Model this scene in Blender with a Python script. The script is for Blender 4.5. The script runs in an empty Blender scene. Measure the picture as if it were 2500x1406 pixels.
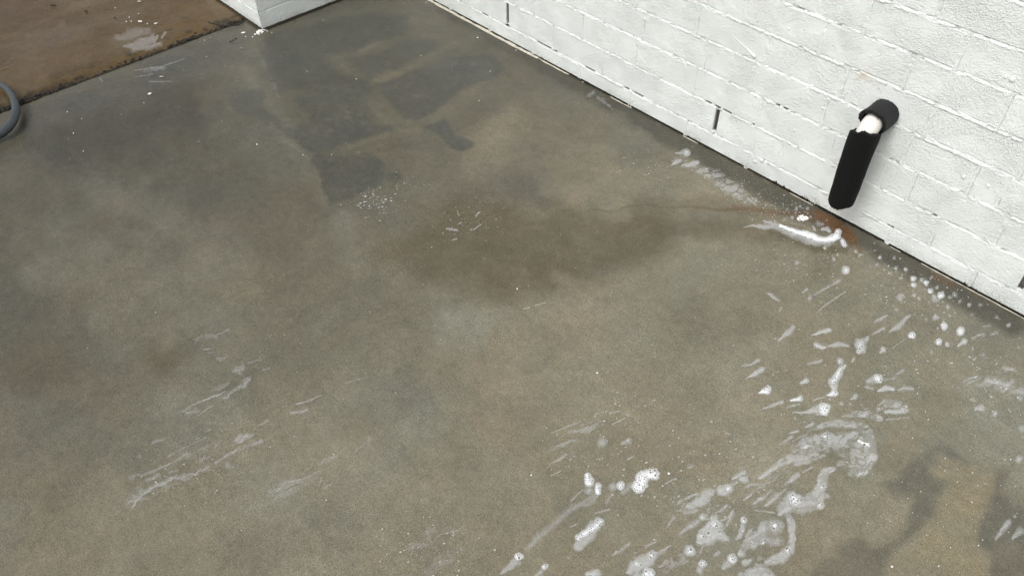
import bpy, bmesh, math, random
import numpy as np
from mathutils import Matrix, Vector
random.seed(7)
rng = np.random.default_rng(7)
SC = bpy.context.scene
COL = SC.collection
# ------------------------------------------------------------------ camera
CP = np.array([0.0, -1.93100452, 1.58258591])
FW = np.array([-0.52418546, 0.47011377, -0.71008637])
RT = np.array([0.67708334, 0.73579697, -0.01268712])
UP = np.array([-0.51651501, 0.48743806, 0.70400028])
FPX = 2027.5565                       # focal length in pixels of the 2500 px wide photograph
cd = bpy.data.cameras.new('camera'); cam = bpy.data.objects.new('camera', cd); COL.objects.link(cam)
cd.sensor_fit = 'HORIZONTAL'; cd.sensor_width = 36.0; cd.lens = FPX / 2500 * 36.0
cd.clip_start = 0.05; cd.clip_end = 500
m = Matrix.Identity(4)
for i in range(3):
    m[i][0], m[i][1], m[i][2], m[i][3] = RT[i], UP[i], -FW[i], CP[i]
cam.matrix_world = m
SC.camera = cam
# ------------------------------------------------------------------ sky, sun, exposure
SUN_ELEV, SUN_AZ = 54.0, 180.0        # azimuth of the sun measured from +Y clockwise
w = bpy.data.worlds.new('World'); SC.world = w; w.use_nodes = True
nt = w.node_tree; nt.nodes.clear()
sky = nt.nodes.new('ShaderNodeTexSky'); sky.sky_type = 'NISHITA'; sky.sun_disc = False
sky.sun_elevation = math.radians(SUN_ELEV); sky.sun_rotation = math.radians(SUN_AZ)
sky.air_density = 1.0; sky.dust_density = 4.0; sky.ozone_density = 1.0
hs = nt.nodes.new('ShaderNodeHueSaturation'); hs.inputs['Saturation'].default_value = 0.16
bg = nt.nodes.new('ShaderNodeBackground'); bg.inputs['Strength'].default_value = 0.13
wo = nt.nodes.new('ShaderNodeOutputWorld')
nt.links.new(sky.outputs[0], hs.inputs['Color']); nt.links.new(hs.outputs[0], bg.inputs[0]); nt.links.new(bg.outputs[0], wo.inputs[0])
sd = bpy.data.lights.new('sun', 'SUN'); sd.energy = 1.2; sd.angle = math.radians(26); sd.color = (1.0, 0.97, 0.93)
so = bpy.data.objects.new('sun', sd); COL.objects.link(so)
az, el = math.radians(SUN_AZ), math.radians(SUN_ELEV)
sdir = Vector((math.sin(az) * math.cos(el), math.cos(az) * math.cos(el), math.sin(el)))
so.rotation_euler = sdir.to_track_quat('Z', 'Y').to_euler(); so.location = (0, -3, 6)
SC.view_settings.view_transform = 'Standard'; SC.view_settings.look = 'None'
SC.view_settings.gamma = 1; SC.view_settings.use_curve_mapping = False
SC.view_settings.exposure = 0.26

# ------------------------------------------------------------------ helpers
def unproj(px, axis, val):
    px = np.asarray(px, float)
    d = FW + ((px[..., 0:1] - 1250) / FPX) * RT - ((px[..., 1:2] - 703) / FPX) * UP
    t = (val - CP[axis]) / d[..., axis]
    return CP + t[..., None] * d
def fl(x, y, z=0.0): return unproj(np.array([x, y]), 2, z)       # floor point seen at a photo pixel
def wl(x, y, yy=0.0): return unproj(np.array([x, y]), 1, yy)     # wall point seen at a photo pixel
def proj(P):
    d = P - CP; z = d @ FW
    return np.stack([1250 + FPX * (d @ RT) / z, 703 - FPX * (d @ UP) / z], -1)
def _h(ix, iy, s):
    n = (ix.astype(np.int64) * 374761393 + iy.astype(np.int64) * 668265263 + s * 1442695041) & 0xffffffff
    n = ((n ^ (n >> 13)) * 1274126177) & 0xffffffff
    return ((n ^ (n >> 16)) & 0xffff) / 65535.0
def vnoise(x, y, s=0):
    x0 = np.floor(x); y0 = np.floor(y); fx = x - x0; fy = y - y0
    fx = fx * fx * (3 - 2 * fx); fy = fy * fy * (3 - 2 * fy)
    a = _h(x0, y0, s); b = _h(x0 + 1, y0, s); c = _h(x0, y0 + 1, s); d = _h(x0 + 1, y0 + 1, s)
    return (a * (1 - fx) + b * fx) * (1 - fy) + (c * (1 - fx) + d * fx) * fy
def fbm(x, y, s=0, o=4):
    t = 0; a = 0.5; n = 0
    for i in range(o):
        t = t + a * vnoise(x, y, s + i * 17); n += a; a *= 0.5
        x, y = x * 1.62 + y * 1.19 + 3.1, y * 1.62 - x * 1.19 + 7.7
    return t / n
def sstep(a, b, x):
    t = np.clip((x - a) / (b - a), 0, 1); return t * t * (3 - 2 * t)
def tag(o, label=None, cat=None, group=None, kind=None):
    if label: o['label'] = label
    if cat: o['category'] = cat
    if group: o['group'] = group
    if kind: o['kind'] = kind
    return o
def link(name, me, mat=None, parent=None, smooth=False):
    o = bpy.data.objects.new(name, me); COL.objects.link(o)
    if mat and not me.materials: me.materials.append(mat)
    if parent: o.parent = parent
    if smooth:
        me.polygons.foreach_set('use_smooth', np.ones(len(me.polygons), bool))
    return o
def empty(name, loc=(0, 0, 0)):
    o = bpy.data.objects.new(name, None); COL.objects.link(o); o.location = loc; o.empty_display_size = 0.05
    return o
def mesh_np(name, V, F):
    me = bpy.data.meshes.new(name); V = np.asarray(V, np.float32); F = np.asarray(F, np.int32)
    me.vertices.add(len(V)); me.vertices.foreach_set('co', V.ravel())
    n = F.shape[1]
    me.loops.add(F.size); me.loops.foreach_set('vertex_index', F.ravel())
    me.polygons.add(len(F)); me.polygons.foreach_set('loop_start', np.arange(0, F.size, n, dtype=np.int32))
    me.polygons.foreach_set('loop_total', np.full(len(F), n, np.int32))
    me.update(calc_edges=True); me.validate()
    return me
def gridfaces(nx, ny):
    i = np.arange(nx * ny).reshape(ny, nx)
    return np.stack([i[:-1, :-1], i[:-1, 1:], i[1:, 1:], i[1:, :-1]], -1).reshape(-1, 4)
def add_bm_box(bm, c, s, bev=0.0):
    r = bmesh.ops.create_cube(bm, size=1.0)
    for v in r['verts']:
        v.co = Vector((c[0] + v.co.x * s[0], c[1] + v.co.y * s[1], c[2] + v.co.z * s[2]))
    if bev:
        es = set(e for v in r['verts'] for e in v.link_edges)
        bmesh.ops.bevel(bm, geom=list(es), offset=bev, segments=1, affect='EDGES', profile=0.5)
def bm_mesh(name, bm):
    me = bpy.data.meshes.new(name); bmesh.ops.recalc_face_normals(bm, faces=bm.faces[:]); bm.to_mesh(me); bm.free(); return me
def tube_mesh(name, pts, rad, seg=16, cap=True, flat=1.0):
    pts = [Vector(p) for p in pts]; n = len(pts)
    bm = bmesh.new(); rings = []
    up = Vector((0, 0, 1))
    t0 = (pts[1] - pts[0]).normalized()
    a = t0.cross(up); a = a.normalized() if a.length > 0.05 else Vector((1, 0, 0))
    for i, p in enumerate(pts):
        t = (pts[min(i + 1, n - 1)] - pts[max(i - 1, 0)]).normalized()
        a = (a - t * a.dot(t)).normalized(); b = t.cross(a)
        r = rad[i] if hasattr(rad, '__len__') else rad
        rings.append([bm.verts.new(p + r * (math.cos(2 * math.pi * k / seg) * a + math.sin(2 * math.pi * k / seg) * b)) for k in range(seg)])
    for i in range(n - 1):
        for k in range(seg):
            bm.faces.new((rings[i][k], rings[i][(k + 1) % seg], rings[i + 1][(k + 1) % seg], rings[i + 1][k]))
    if cap: bm.faces.new(rings[0]); bm.faces.new(rings[-1])
    return bm_mesh(name, bm)

# ------------------------------------------------------------------ materials
class NB:
    def __init__(s, name):
        s.m = bpy.data.materials.new(name); s.m.use_nodes = True; s.t = s.m.node_tree; s.t.nodes.clear()
        s.out = s.t.nodes.new('ShaderNodeOutputMaterial'); s.p = s.t.nodes.new('ShaderNodeBsdfPrincipled')
        s.t.links.new(s.p.outputs[0], s.out.inputs[0])
        s.tc = s.t.nodes.new('ShaderNodeTexCoord')
    def set(s, **k):
        for a, v in k.items(): s.p.inputs[a.replace('_', ' ')].default_value = v
    def n(s, typ, ins=None, **props):
        nd = s.t.nodes.new('ShaderNode' + typ)
        for a, v in props.items(): setattr(nd, a, v)
        for a, v in (ins or {}).items():
            if hasattr(v, 'is_output'): s.t.links.new(v, nd.inputs[a])
            else: nd.inputs[a].default_value = v
        return nd
    def noise(s, scale, detail=3, rough=0.55, vec=None, dist=0.0):
        return s.n('TexNoise', {'Vector': vec or s.tc.outputs['Object'], 'Scale': scale, 'Detail': detail, 'Roughness': rough, 'Distortion': dist}).outputs[0]
    def rng(s, v, a, b, c=0.0, d=1.0, clamp=True):
        return s.n('MapRange', {'Value': v, 'From Min': a, 'From Max': b, 'To Min': c, 'To Max': d}, clamp=clamp).outputs[0]
    def math(s, op, a, b=0.0): return s.n('Math', {0: a, 1: b}, operation=op).outputs[0]
    def mix(s, f, a, b, bt='MIX'):
        nd = s.t.nodes.new('ShaderNodeMix'); nd.data_type = 'RGBA'; nd.blend_type = bt; nd.clamp_factor = True
        for idx, v in ((0, f), (6, a), (7, b)):
            if hasattr(v, 'is_output'): s.t.links.new(v, nd.inputs[idx])
            else: nd.inputs[idx].default_value = v if idx == 0 else (tuple(v) + (1,))[:4]
        return nd.outputs[2]
    def link(s, a, b): s.t.links.new(a, s.p.inputs[b])
    def bump(s, h, strength=0.3, dist=0.01, normal=None):
        ins = {'Height': h, 'Strength': strength, 'Distance': dist}
        if normal: ins['Normal'] = normal
        return s.n('Bump', ins).outputs[0]

def mat_concrete(name, attr, fallback, spec=0.50, rr=(0.17, 0.40)):
    b = NB(name)
    at = b.n('Attribute', attribute_name=attr)
    col = at.outputs['Color']
    # mottling of the cement paste, sand grain, pin holes
    mo = b.noise(9, 5, 0.62); col = b.mix(1.0, col, b.mix(b.rng(mo, 0.3, 0.7), (0.86, 0.87, 0.86), (1.13, 1.12, 1.10)), 'MULTIPLY')
    m2 = b.noise(45, 4, 0.65); col = b.mix(1.0, col, b.mix(b.rng(m2, 0.3, 0.7), (0.87, 0.88, 0.88), (1.13, 1.12, 1.11)), 'MULTIPLY')
    g = b.noise(330, 2, 0.75); col = b.mix(1.0, col, b.mix(b.rng(g, 0.28, 0.72), (0.62, 0.61, 0.59), (1.38, 1.37, 1.35)), 'MULTIPLY')
    m3 = b.noise(130, 3, 0.7); col = b.mix(1.0, col, b.mix(b.rng(m3, 0.3, 0.7), (0.85, 0.85, 0.84), (1.15, 1.15, 1.14)), 'MULTIPLY')
    hue = b.noise(5.5, 4, 0.6); col = b.mix(1.0, col, b.mix(b.rng(hue, 0.35, 0.65), (0.97, 1.0, 1.0), (1.03, 1.0, 0.95)), 'MULTIPLY')
    ph = b.n('TexVoronoi', {'Vector': b.tc.outputs['Object'], 'Scale': 120.0}).outputs['Distance']
    dens = b.rng(b.noise(14, 3), 0.45, 0.7)
    pin = b.math('MULTIPLY', b.rng(ph, 0.13, 0.05), b.math('MULTIPLY', dens, 0.85))
    col = b.mix(pin, col, (0.02, 0.018, 0.014))
    b.link(col, 'Base Color')
    r1 = b.noise(6, 4, 0.6)
    rg = b.math('ADD', b.rng(r1, 0.3, 0.7, rr[0], rr[1]), b.rng(g, 0.3, 0.7, -0.05, 0.05, False)); b.link(rg, 'Roughness')
    b.set(IOR=1.36, Specular_IOR_Level=spec)
    n1 = b.bump(b.noise(160, 3, 0.6), 0.25, 0.0016)
    n2 = b.bump(g, 0.22, 0.0010, n1)
    n3 = b.bump(b.noise(4, 3), 0.3, 0.008, n2)
    b.link(n3, 'Normal')
    return b.m
M_FLOOR = mat_concrete('wet_concrete', 'stain_color', None)
M_SLAB = mat_concrete('brown_coated_concrete', 'stain_color', None, 0.36, (0.10, 0.36))

def mat_paint(name, world=False):
    b = NB(name)
    geo = b.n('NewGeometry'); P = geo.outputs['Position']
    oi = b.n('ObjectInfo').outputs['Random']
    col = b.mix(oi, (0.800, 0.840, 0.812), (0.830, 0.860, 0.838))
    col = b.mix(b.rng(b.noise(7, 4, 0.6, P), 0.35, 0.7, 0, 0.5), col, (0.79, 0.825, 0.81))
    # faint beige smudge on the wall and greenish grime low down by the floor
    sp = wl(2112, 188)
    dv = b.n('VectorMath', {0: P, 1: tuple(sp)}, operation='DISTANCE').outputs['Value']
    sm = b.math('MULTIPLY', b.rng(b.math('ADD', dv, b.rng(b.noise(60, 3, 0.6, P), 0.3, 0.7, -0.02, 0.02, False)), 0.03, 0.005), 0.45)
    col = b.mix(sm, col, (0.66, 0.55, 0.42))
    sx = b.n('SeparateXYZ', {0: P})
    low = b.rng(sx.outputs['Z'], 0.034, 0.002)
    gr = b.math('MULTIPLY', low, b.math('MULTIPLY', b.rng(b.noise(9, 3, 0.6, P), 0.40, 0.60), b.rng(b.noise(230, 3, 0.75, P), 0.44, 0.60)))
    col = b.mix(b.math('MULTIPLY', gr, 0.8), col, (0.20, 0.18, 0.12))
    # dirt specks on the paint
    vo = b.n('TexVoronoi', {'Vector': P, 'Scale': 16.0}).outputs['Distance']
    col = b.mix(b.rng(vo, 0.028, 0.014, 0, 0.55), col, (0.2, 0.19, 0.16))
    # the paint never reached the bottom of the holes and open joints
    inn = b.rng(sx.outputs['Y'], 0.0065, 0.0095)
    nrm = b.n('SeparateXYZ', {0: geo.outputs['Normal']})
    if world: col = b.mix(inn, col, (0.20, 0.195, 0.185))
    b.link(col, 'Base Color')
    b.set(Roughness=0.48, IOR=1.45)
    # roller stipple, runs, brush marks
    st = b.noise(170, 2, 0.6, P); st2 = b.noise(330, 2, 0.6, P); lum = b.noise(24, 4, 0.6, P)
    mask = b.rng(b.noise(11, 3, 0.6, P), 0.35, 0.65, 0.35, 1.0)
    h = b.math('ADD', b.math('MULTIPLY', st, 0.5), b.math('MULTIPLY', st2, 0.7))
    n1 = b.bump(b.math('MULTIPLY', h, mask), 1.0, 0.0062)
    n2 = b.bump(lum, 0.2, 0.006, n1)
    vb = b.n('TexVoronoi', {'Vector': P, 'Scale': 34.0, 'Randomness': 1.0}).outputs['Distance']
    n3 = b.bump(b.rng(vb, 0.15, 0.0), 0.4, 0.0022, n2)
    b.link(n3, 'Normal')
    return b.m
M_WALL = mat_paint('white_wall_paint', True)
M_PIER = mat_paint('white_pier_paint', False)

def mat_simple(name, col, rough=0.5, nz=None, bump=None, ior=1.45):
    b = NB(name); b.set(Roughness=rough, IOR=ior)
    c = tuple(col)
    if nz:
        b.link(b.mix(b.rng(b.noise(nz[0], 4, 0.65), 0.3, 0.7), tuple(x * (1 - nz[1]) for x in c), tuple(x * (1 + nz[1]) for x in c)), 'Base Color')
    else: b.p.inputs['Base Color'].default_value = c + (1,)
    if bump: b.link(b.bump(b.noise(bump[0], 3, 0.65), bump[1], bump[2]), 'Normal')
    return b.m
M_FOAMTUBE = mat_simple('black_foam_rubber_stub', (0.011, 0.011, 0.0115), 0.6, (300, 0.4), (420, 0.9, 0.0016), 1.4)
M_STUB = bpy.data.materials['black_foam_rubber_stub']  # lighter copy of the sleeve rubber, the stub's sheen put into its colour
M_FOAMTUBE = mat_simple('black_foam_rubber', (0.0030, 0.0030, 0.0032), 0.85, (300, 0.4), (420, 0.9, 0.0016), 1.36)
bft = M_FOAMTUBE.node_tree
M_PVC = mat_simple('white_pvc', (0.80, 0.77, 0.72), 0.32, (20, 0.03))
M_PVCG = mat_simple('grey_pvc_cement', (0.36, 0.37, 0.36), 0.35, (60, 0.2), (80, 0.4, 0.002))
M_HOSE = mat_simple('grey_rubber_hose', (0.052, 0.062, 0.069), 0.40, (30, 0.12), (90, 0.1, 0.001))
M_DARK = mat_simple('joint_dirt', (0.022, 0.018, 0.012), 0.85, (120, 0.7), (200, 1.0, 0.003))
M_CORE = mat_simple('raw_mortar', (0.06, 0.057, 0.05), 0.9, (30, 0.3))
M_CREAM = mat_simple('cream_paint_edge', (0.50, 0.47, 0.39), 0.5, (80, 0.25), (140, 0.6, 0.002))
M_CHIP = mat_simple('white_paint_flake', (0.80, 0.80, 0.77), 0.5, (200, 0.08))
M_SCORED = mat_simple('scored_coating', (0.16, 0.125, 0.08), 0.5)
M_TWIG = mat_simple('black_wire', (0.012, 0.010, 0.009), 0.5)
M_LEAF = mat_simple('dark_leaf_scrap', (0.03, 0.02, 0.012), 0.6, (90, 0.4))
M_EARTH = mat_simple('earth', (0.12, 0.11, 0.08), 0.9, (3, 0.3))

def mat_foam():
    b = NB('soap_foam')
    d = b.n('Attribute', attribute_name='soap_cover').outputs['Fac']
    geo = b.n('NewGeometry'); P = geo.outputs['Position']
    micro = b.noise(520, 2, 0.6, P)
    a = b.math('MULTIPLY', d, b.rng(micro, 0.3, 0.7, 0.86, 1.08))
    a = b.n('Clamp', {0: a}).outputs[0]
    b.link(a, 'Alpha')
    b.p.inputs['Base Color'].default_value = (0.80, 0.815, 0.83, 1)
    b.set(Roughness=0.38, IOR=1.33)
    b.link(b.bump(b.noise(700, 2, 0.5, P), 0.35, 0.0007), 'Normal')
    return b.m
M_FOAM = mat_foam()
def mat_water():
    b = NB('clear_water'); d = b.n('Attribute', attribute_name='soap_cover').outputs['Fac']
    b.p.inputs['Base Color'].default_value = (0.10, 0.075, 0.045, 1)
    geo = b.n('NewGeometry'); b.set(Roughness=0.015, IOR=1.36); b.link(b.rng(d, 0.05, 0.95), 'Alpha')
    b.link(b.bump(b.noise(30, 2, 0.5, geo.outputs['Position']), 0.02, 0.001), 'Normal')
    return b.m
M_WATER = mat_water()

# ------------------------------------------------------------------ pixel strokes (given in photo pixels, evaluated on real floor points)
def segd(X, Y, st):
    """largest value of (r - distance)/r over a chain of discs with varying radius"""
    best = np.full(X.shape, -9.0)
    pts = st if len(st) > 1 else [st[0], (st[0][0] + 0.01, st[0][1], st[0][2])]
    for (x0, y0, r0), (x1, y1, r1) in zip(pts[:-1], pts[1:]):
        dx, dy = x1 - x0, y1 - y0; L = dx * dx + dy * dy
        t = np.clip(((X - x0) * dx + (Y - y0) * dy) / L, 0, 1)
        d = np.hypot(X - x0 - t * dx, Y - y0 - t * dy); r = r0 + t * (r1 - r0)
        best = np.maximum(best, (r - d) / r)
    return best
class Crop:
    def __init__(s, ox, oy, k): s.ox, s.oy, s.k = ox, oy, k
    def pt(s, p): return (s.ox + p[0] / s.k, s.oy + p[1] / s.k) + tuple([p[2] / s.k] if len(p) > 2 else [])
    def st(s, L): return [s.pt(p) for p in L]
CI = Crop(0, 0, 1.0)
CA = Crop(1800, 620, 2237 / 700); CB = Crop(1200, 980, 3.3); CC = Crop(1800, 980, 3.3)
CD = Crop(200, 780, 2.8125); CE = Crop(1800, 470, 6.1125); CF = Crop(1500, 300, 3.7); CG = Crop(800, 400, 3.125)

# ------------------------------------------------------------------ ground and floors
JX = -2.9945                            # joint between the two slabs, parallel to the end face of the pier
g = bpy.data.meshes.new('ground')
bm = bmesh.new(); vs = [bm.verts.new((x, y, -0.12)) for x, y in ((-60, -60), (60, -60), (60, 60), (-60, 60))]; bm.faces.new(vs); g = bm_mesh('ground', bm)
tag(link('ground', g, M_EARTH), kind='structure')

def axis_pts(lo, a, b, hi, step):
    mid = np.arange(a, b, step)
    L = a - np.geomspace(step, max(a - lo, step * 1.01), 26)[::-1] if lo < a - 1e-6 else np.array([])
    R = b + np.geomspace(step, max(hi - b, step * 1.01), 26) if hi > b + 1e-6 else np.array([])
    return np.concatenate([L, mid, [b], R])

# colours of the concrete (albedo)
OLIVE = (0.156, 0.147, 0.116); TAN = (0.180, 0.161, 0.121); PALE = (0.184, 0.179, 0.150); BROWN = (0.084, 0.070, 0.046)
BLUE = (0.062, 0.062, 0.056); RUST = (0.105, 0.048, 0.016); DAMP_OR_SHADOW = (0.052, 0.049, 0.039); OCHRE = (0.176, 0.152, 0.104)
def paint(C, X, Y, st, col, k, soft=0.5, ns=40.0, amp=0.35, seed=1):
    wx = (fbm(X / ns, Y / ns, seed, 3) - 0.5) * 2; wy = (fbm(X / ns + 31, Y / ns + 9, seed + 5, 3) - 0.5) * 2
    rm = max(p[2] for p in st) * amp
    q = segd(X + wx * rm, Y + wy * rm, st)
    wgt = k * sstep(0, 1, q / soft)
    C[:] = C * (1 - wgt[:, None]) + np.array(col) * wgt[:, None]

def paint_poly(C, X, Y, poly, col, k, soft, ns=26.0, amp=7.0, seed=1):
    P = np.array(poly, float); lo, hi = P.min(0) - soft * 2 - 20, P.max(0) + soft * 2 + 20
    idx = np.where((X > lo[0]) & (X < hi[0]) & (Y > lo[1]) & (Y < hi[1]))[0]
    x, y = X[idx], Y[idx]
    x = x + amp * 2 * (fbm(x / ns, y / ns, seed, 4) - 0.5); y = y + amp * 2 * (fbm(x / ns + 31, y / ns + 9, seed + 5, 4) - 0.5)
    ins = np.zeros(len(x), bool); dist = np.full(len(x), 1e9); n = len(P)
    for i in range(n):
        (x0, y0), (x1, y1) = P[i], P[(i + 1) % n]; dx, dy = x1 - x0, y1 - y0
        t = np.clip(((x - x0) * dx + (y - y0) * dy) / (dx * dx + dy * dy + 1e-9), 0, 1); dist = np.minimum(dist, np.hypot(x - x0 - t * dx, y - y0 - t * dy))
        if dy != 0: ins ^= ((y0 > y) != (y1 > y)) & (x < dx * (y - y0) / dy + x0)
    w = k * sstep(-soft, soft, np.where(ins, dist, -dist)) * (0.72 + 0.56 * fbm(x / 60, y / 34, seed + 9, 4))
    w = np.clip(w, 0, 1)[:, None]
    C[idx] = C[idx] * (1 - w) + np.array(col) * w
fx = axis_pts(JX, JX, 0.55, 9.0, 0.006); fy = axis_pts(-9.0, -2.6, -0.0, -0.0, 0.006)
gx, gy = np.meshgrid(fx, fy); P3 = np.stack([gx.ravel(), gy.ravel(), np.zeros(gx.size)], -1)
zc = (P3 - CP) @ FW; ok = zc > 0.3
px = np.full((len(P3), 2), -9999.0); px[ok] = proj(P3[ok])
X, Y = px[:, 0].copy(), px[:, 1].copy()
wxm, wym = P3[:, 0], P3[:, 1]
C = np.tile(np.array(OLIVE), (len(P3), 1))
n1 = fbm(wxm * 2.2, wym * 2.2, 3, 5); n2 = fbm(wxm * 3.1 + 5, wym * 3.1, 9, 5)
wv = (sstep(0.42, 0.62, n1) * 0.75)[:, None]; C = C * (1 - wv) + np.array(TAN) * wv
wv = (sstep(0.50, 0.70, n2) * 0.6)[:, None]; C = C * (1 - wv) + np.array(PALE) * wv
n3 = fbm(wxm * 14, wym * 5, 21, 4); C *= (0.86 + 0.28 * n3)[:, None]
# upper part of the floor is darker, still soaked
far = np.maximum(sstep(-0.8, -2.1, wxm) * 0.72, sstep(-2.35, -2.9, wxm) * 0.72)
C = C * (1 - far[:, None]) + np.array(DAMP_OR_SHADOW) * far[:, None]
S = [  # (stroke, colour, strength, softness)
 # lower part, lighter worn cement
 ([(300, 1350, 330), (900, 1330, 330), (1500, 1250, 300)], TAN, 0.45, 0.9), ([(1250, 1000, 210), (2000, 900, 190)], TAN, 0.45, 0.9),
 ([(480, 1040, 180), (900, 1180, 200)], PALE, 0.35, 0.9), ([(1130, 800, 90), (1200, 760, 60)], PALE, 0.6, 0.8),
 ([(840, 540, 45), (860, 640, 60)], PALE, 0.3, 0.9), ([(600, 170, 28), (690, 310, 32), (790, 470, 40)], PALE, 0.16, 0.9),
 ([(250, 450, 90), (560, 640, 110)], PALE, 0.25, 0.9), ([(150, 640, 170), (520, 760, 200)], OLIVE, 0.5, 0.9),
 ([(60, 900, 120), (250, 960, 130)], BROWN, 0.30, 0.9), ([(400, 890, 75)], BROWN, 0.6, 0.9), ([(1700, 800, 130), (1850, 780, 80)], BROWN, 0.25, 0.9),
 ([(1000, 950, 90)], BLUE, 0.22, 0.9), ([(600, 1330, 120), (850, 1280, 90)], BLUE, 0.2, 0.9),
 # soaked brown patch in front of the outlet
 ([(1120, 490, 60), (1300, 420, 80)], BLUE, 0.35, 0.9), ([(1420, 470, 60), (1480, 430, 50)], TAN, 0.5, 0.8), ([(1250, 340, 120)], TAN, 0.28, 0.9),
 ([(1600, 540, 50), (1780, 560, 44), (1950, 580, 40)], BROWN, 0.6, 0.9), ([(1560, 500, 30), (1750, 500, 34), (1900, 520, 34)], BROWN, 0.45, 0.9),
 # old stain marks in the grey far part
 ([(925, 197, 9), (1000, 168, 13), (1060, 130, 13), (1110, 105, 12)], TAN, 0.20, 0.9), ([(880, 128, 6), (920, 105, 8), (970, 92, 5)], PALE, 0.25, 0.9),
 ([(915, 255, 14), (930, 285, 22), (1000, 300, 18), (1060, 288, 15), (1130, 245, 15), (1190, 180, 13)], TAN, 0.14, 0.9), ([(850, 358, 9), (950, 330, 13), (1020, 318, 14)], TAN, 0.15, 0.9),
 ([(1150, 390, 60), (1250, 280, 50)], TAN, 0.35, 0.9), ([(730, 215, 24)], DAMP_OR_SHADOW, 0.6, 0.9),
 ([(640, 150, 5), (665, 190, 5), (680, 236, 5)], PALE, 0.45, 0.9), ([(655, 275, 3), (705, 320, 3)], PALE, 0.4, 0.9), ([(690, 335, 3), (755, 388, 3)], PALE, 0.35, 0.9),
 # damp strip along the wall
 ([(1080, 20, 22), (1260, 125, 26), (1500, 255, 30), (1750, 400, 40), (1900, 475, 40), (2080, 575, 38), (2250, 665, 40), (2480, 790, 45)], DAMP_OR_SHADOW, 0.85, 0.75),
 # rust below the outlet and along the foot of the wall
 ([(1780, 512, 9), (1900, 520, 13), (1990, 525, 22), (2060, 575, 30)], RUST, 0.45, 0.9), ([(2080, 585, 24), (2050, 555, 24), (2000, 525, 16)], RUST, 0.85, 0.9), ([(2095, 615, 18)], RUST, 0.5, 0.9), ([(1660, 505, 3), (1720, 508, 4), (1800, 512, 6)], RUST, 0.22, 0.9),
 ([(1880, 560, 18), (1990, 610, 16), (2060, 610, 18)], BROWN, 0.7, 0.8), ([(2280, 675, 14), (2330, 700, 12)], RUST, 0.4, 0.9), ([(2380, 722, 12)], RUST, 0.35, 0.9), ([(1390, 524, 2), (1450, 510, 3), (1500, 518, 4), (1530, 505, 3), (1580, 499, 4), (1620, 508, 3), (1680, 504, 4), (1720, 508, 5), (1760, 514, 4), (1800, 511, 6)], BROWN, 0.55, 0.9),
 ([(2205, 745, 8)], OCHRE, 0.8, 0.8), ([(2200, 812, 8)], OCHRE, 0.7, 0.8),
 # grey and ochre blotches lower right
 ([(2200, 1080, 50)], TAN, 0.5, 0.8), ([(1940, 1390, 40), (1990, 1270, 30)], OCHRE, 0.25, 0.9),
 ([(2420, 820, 90)], BLUE, 0.25, 0.9),
 ([(60, 330, 40), (0, 370, 50)], DAMP_OR_SHADOW, 0.5, 0.9), ([(300, 330, 150), (150, 350, 120), (450, 260, 120)], DAMP_OR_SHADOW, 0.9, 0.9), ([(60, 300, 46), (250, 235, 50), (420, 165, 50), (580, 105, 50)], BLUE, 0.62, 0.9),  # first dark stroke paints the hose's shadow into the floor colour
]
inview = ok & (X > -400) & (X < 2900) & (Y > -300) & (Y < 1800)
Cv = C[inview]; Xv, Yv = X[inview], Y[inview]
for i, (st, col, k, soft) in enumerate(S): paint(Cv, Xv, Yv, st, col, k, soft, 45.0, 0.30, 11 + i * 3)
K5 = Crop(520, 60, 2.8115)
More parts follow.
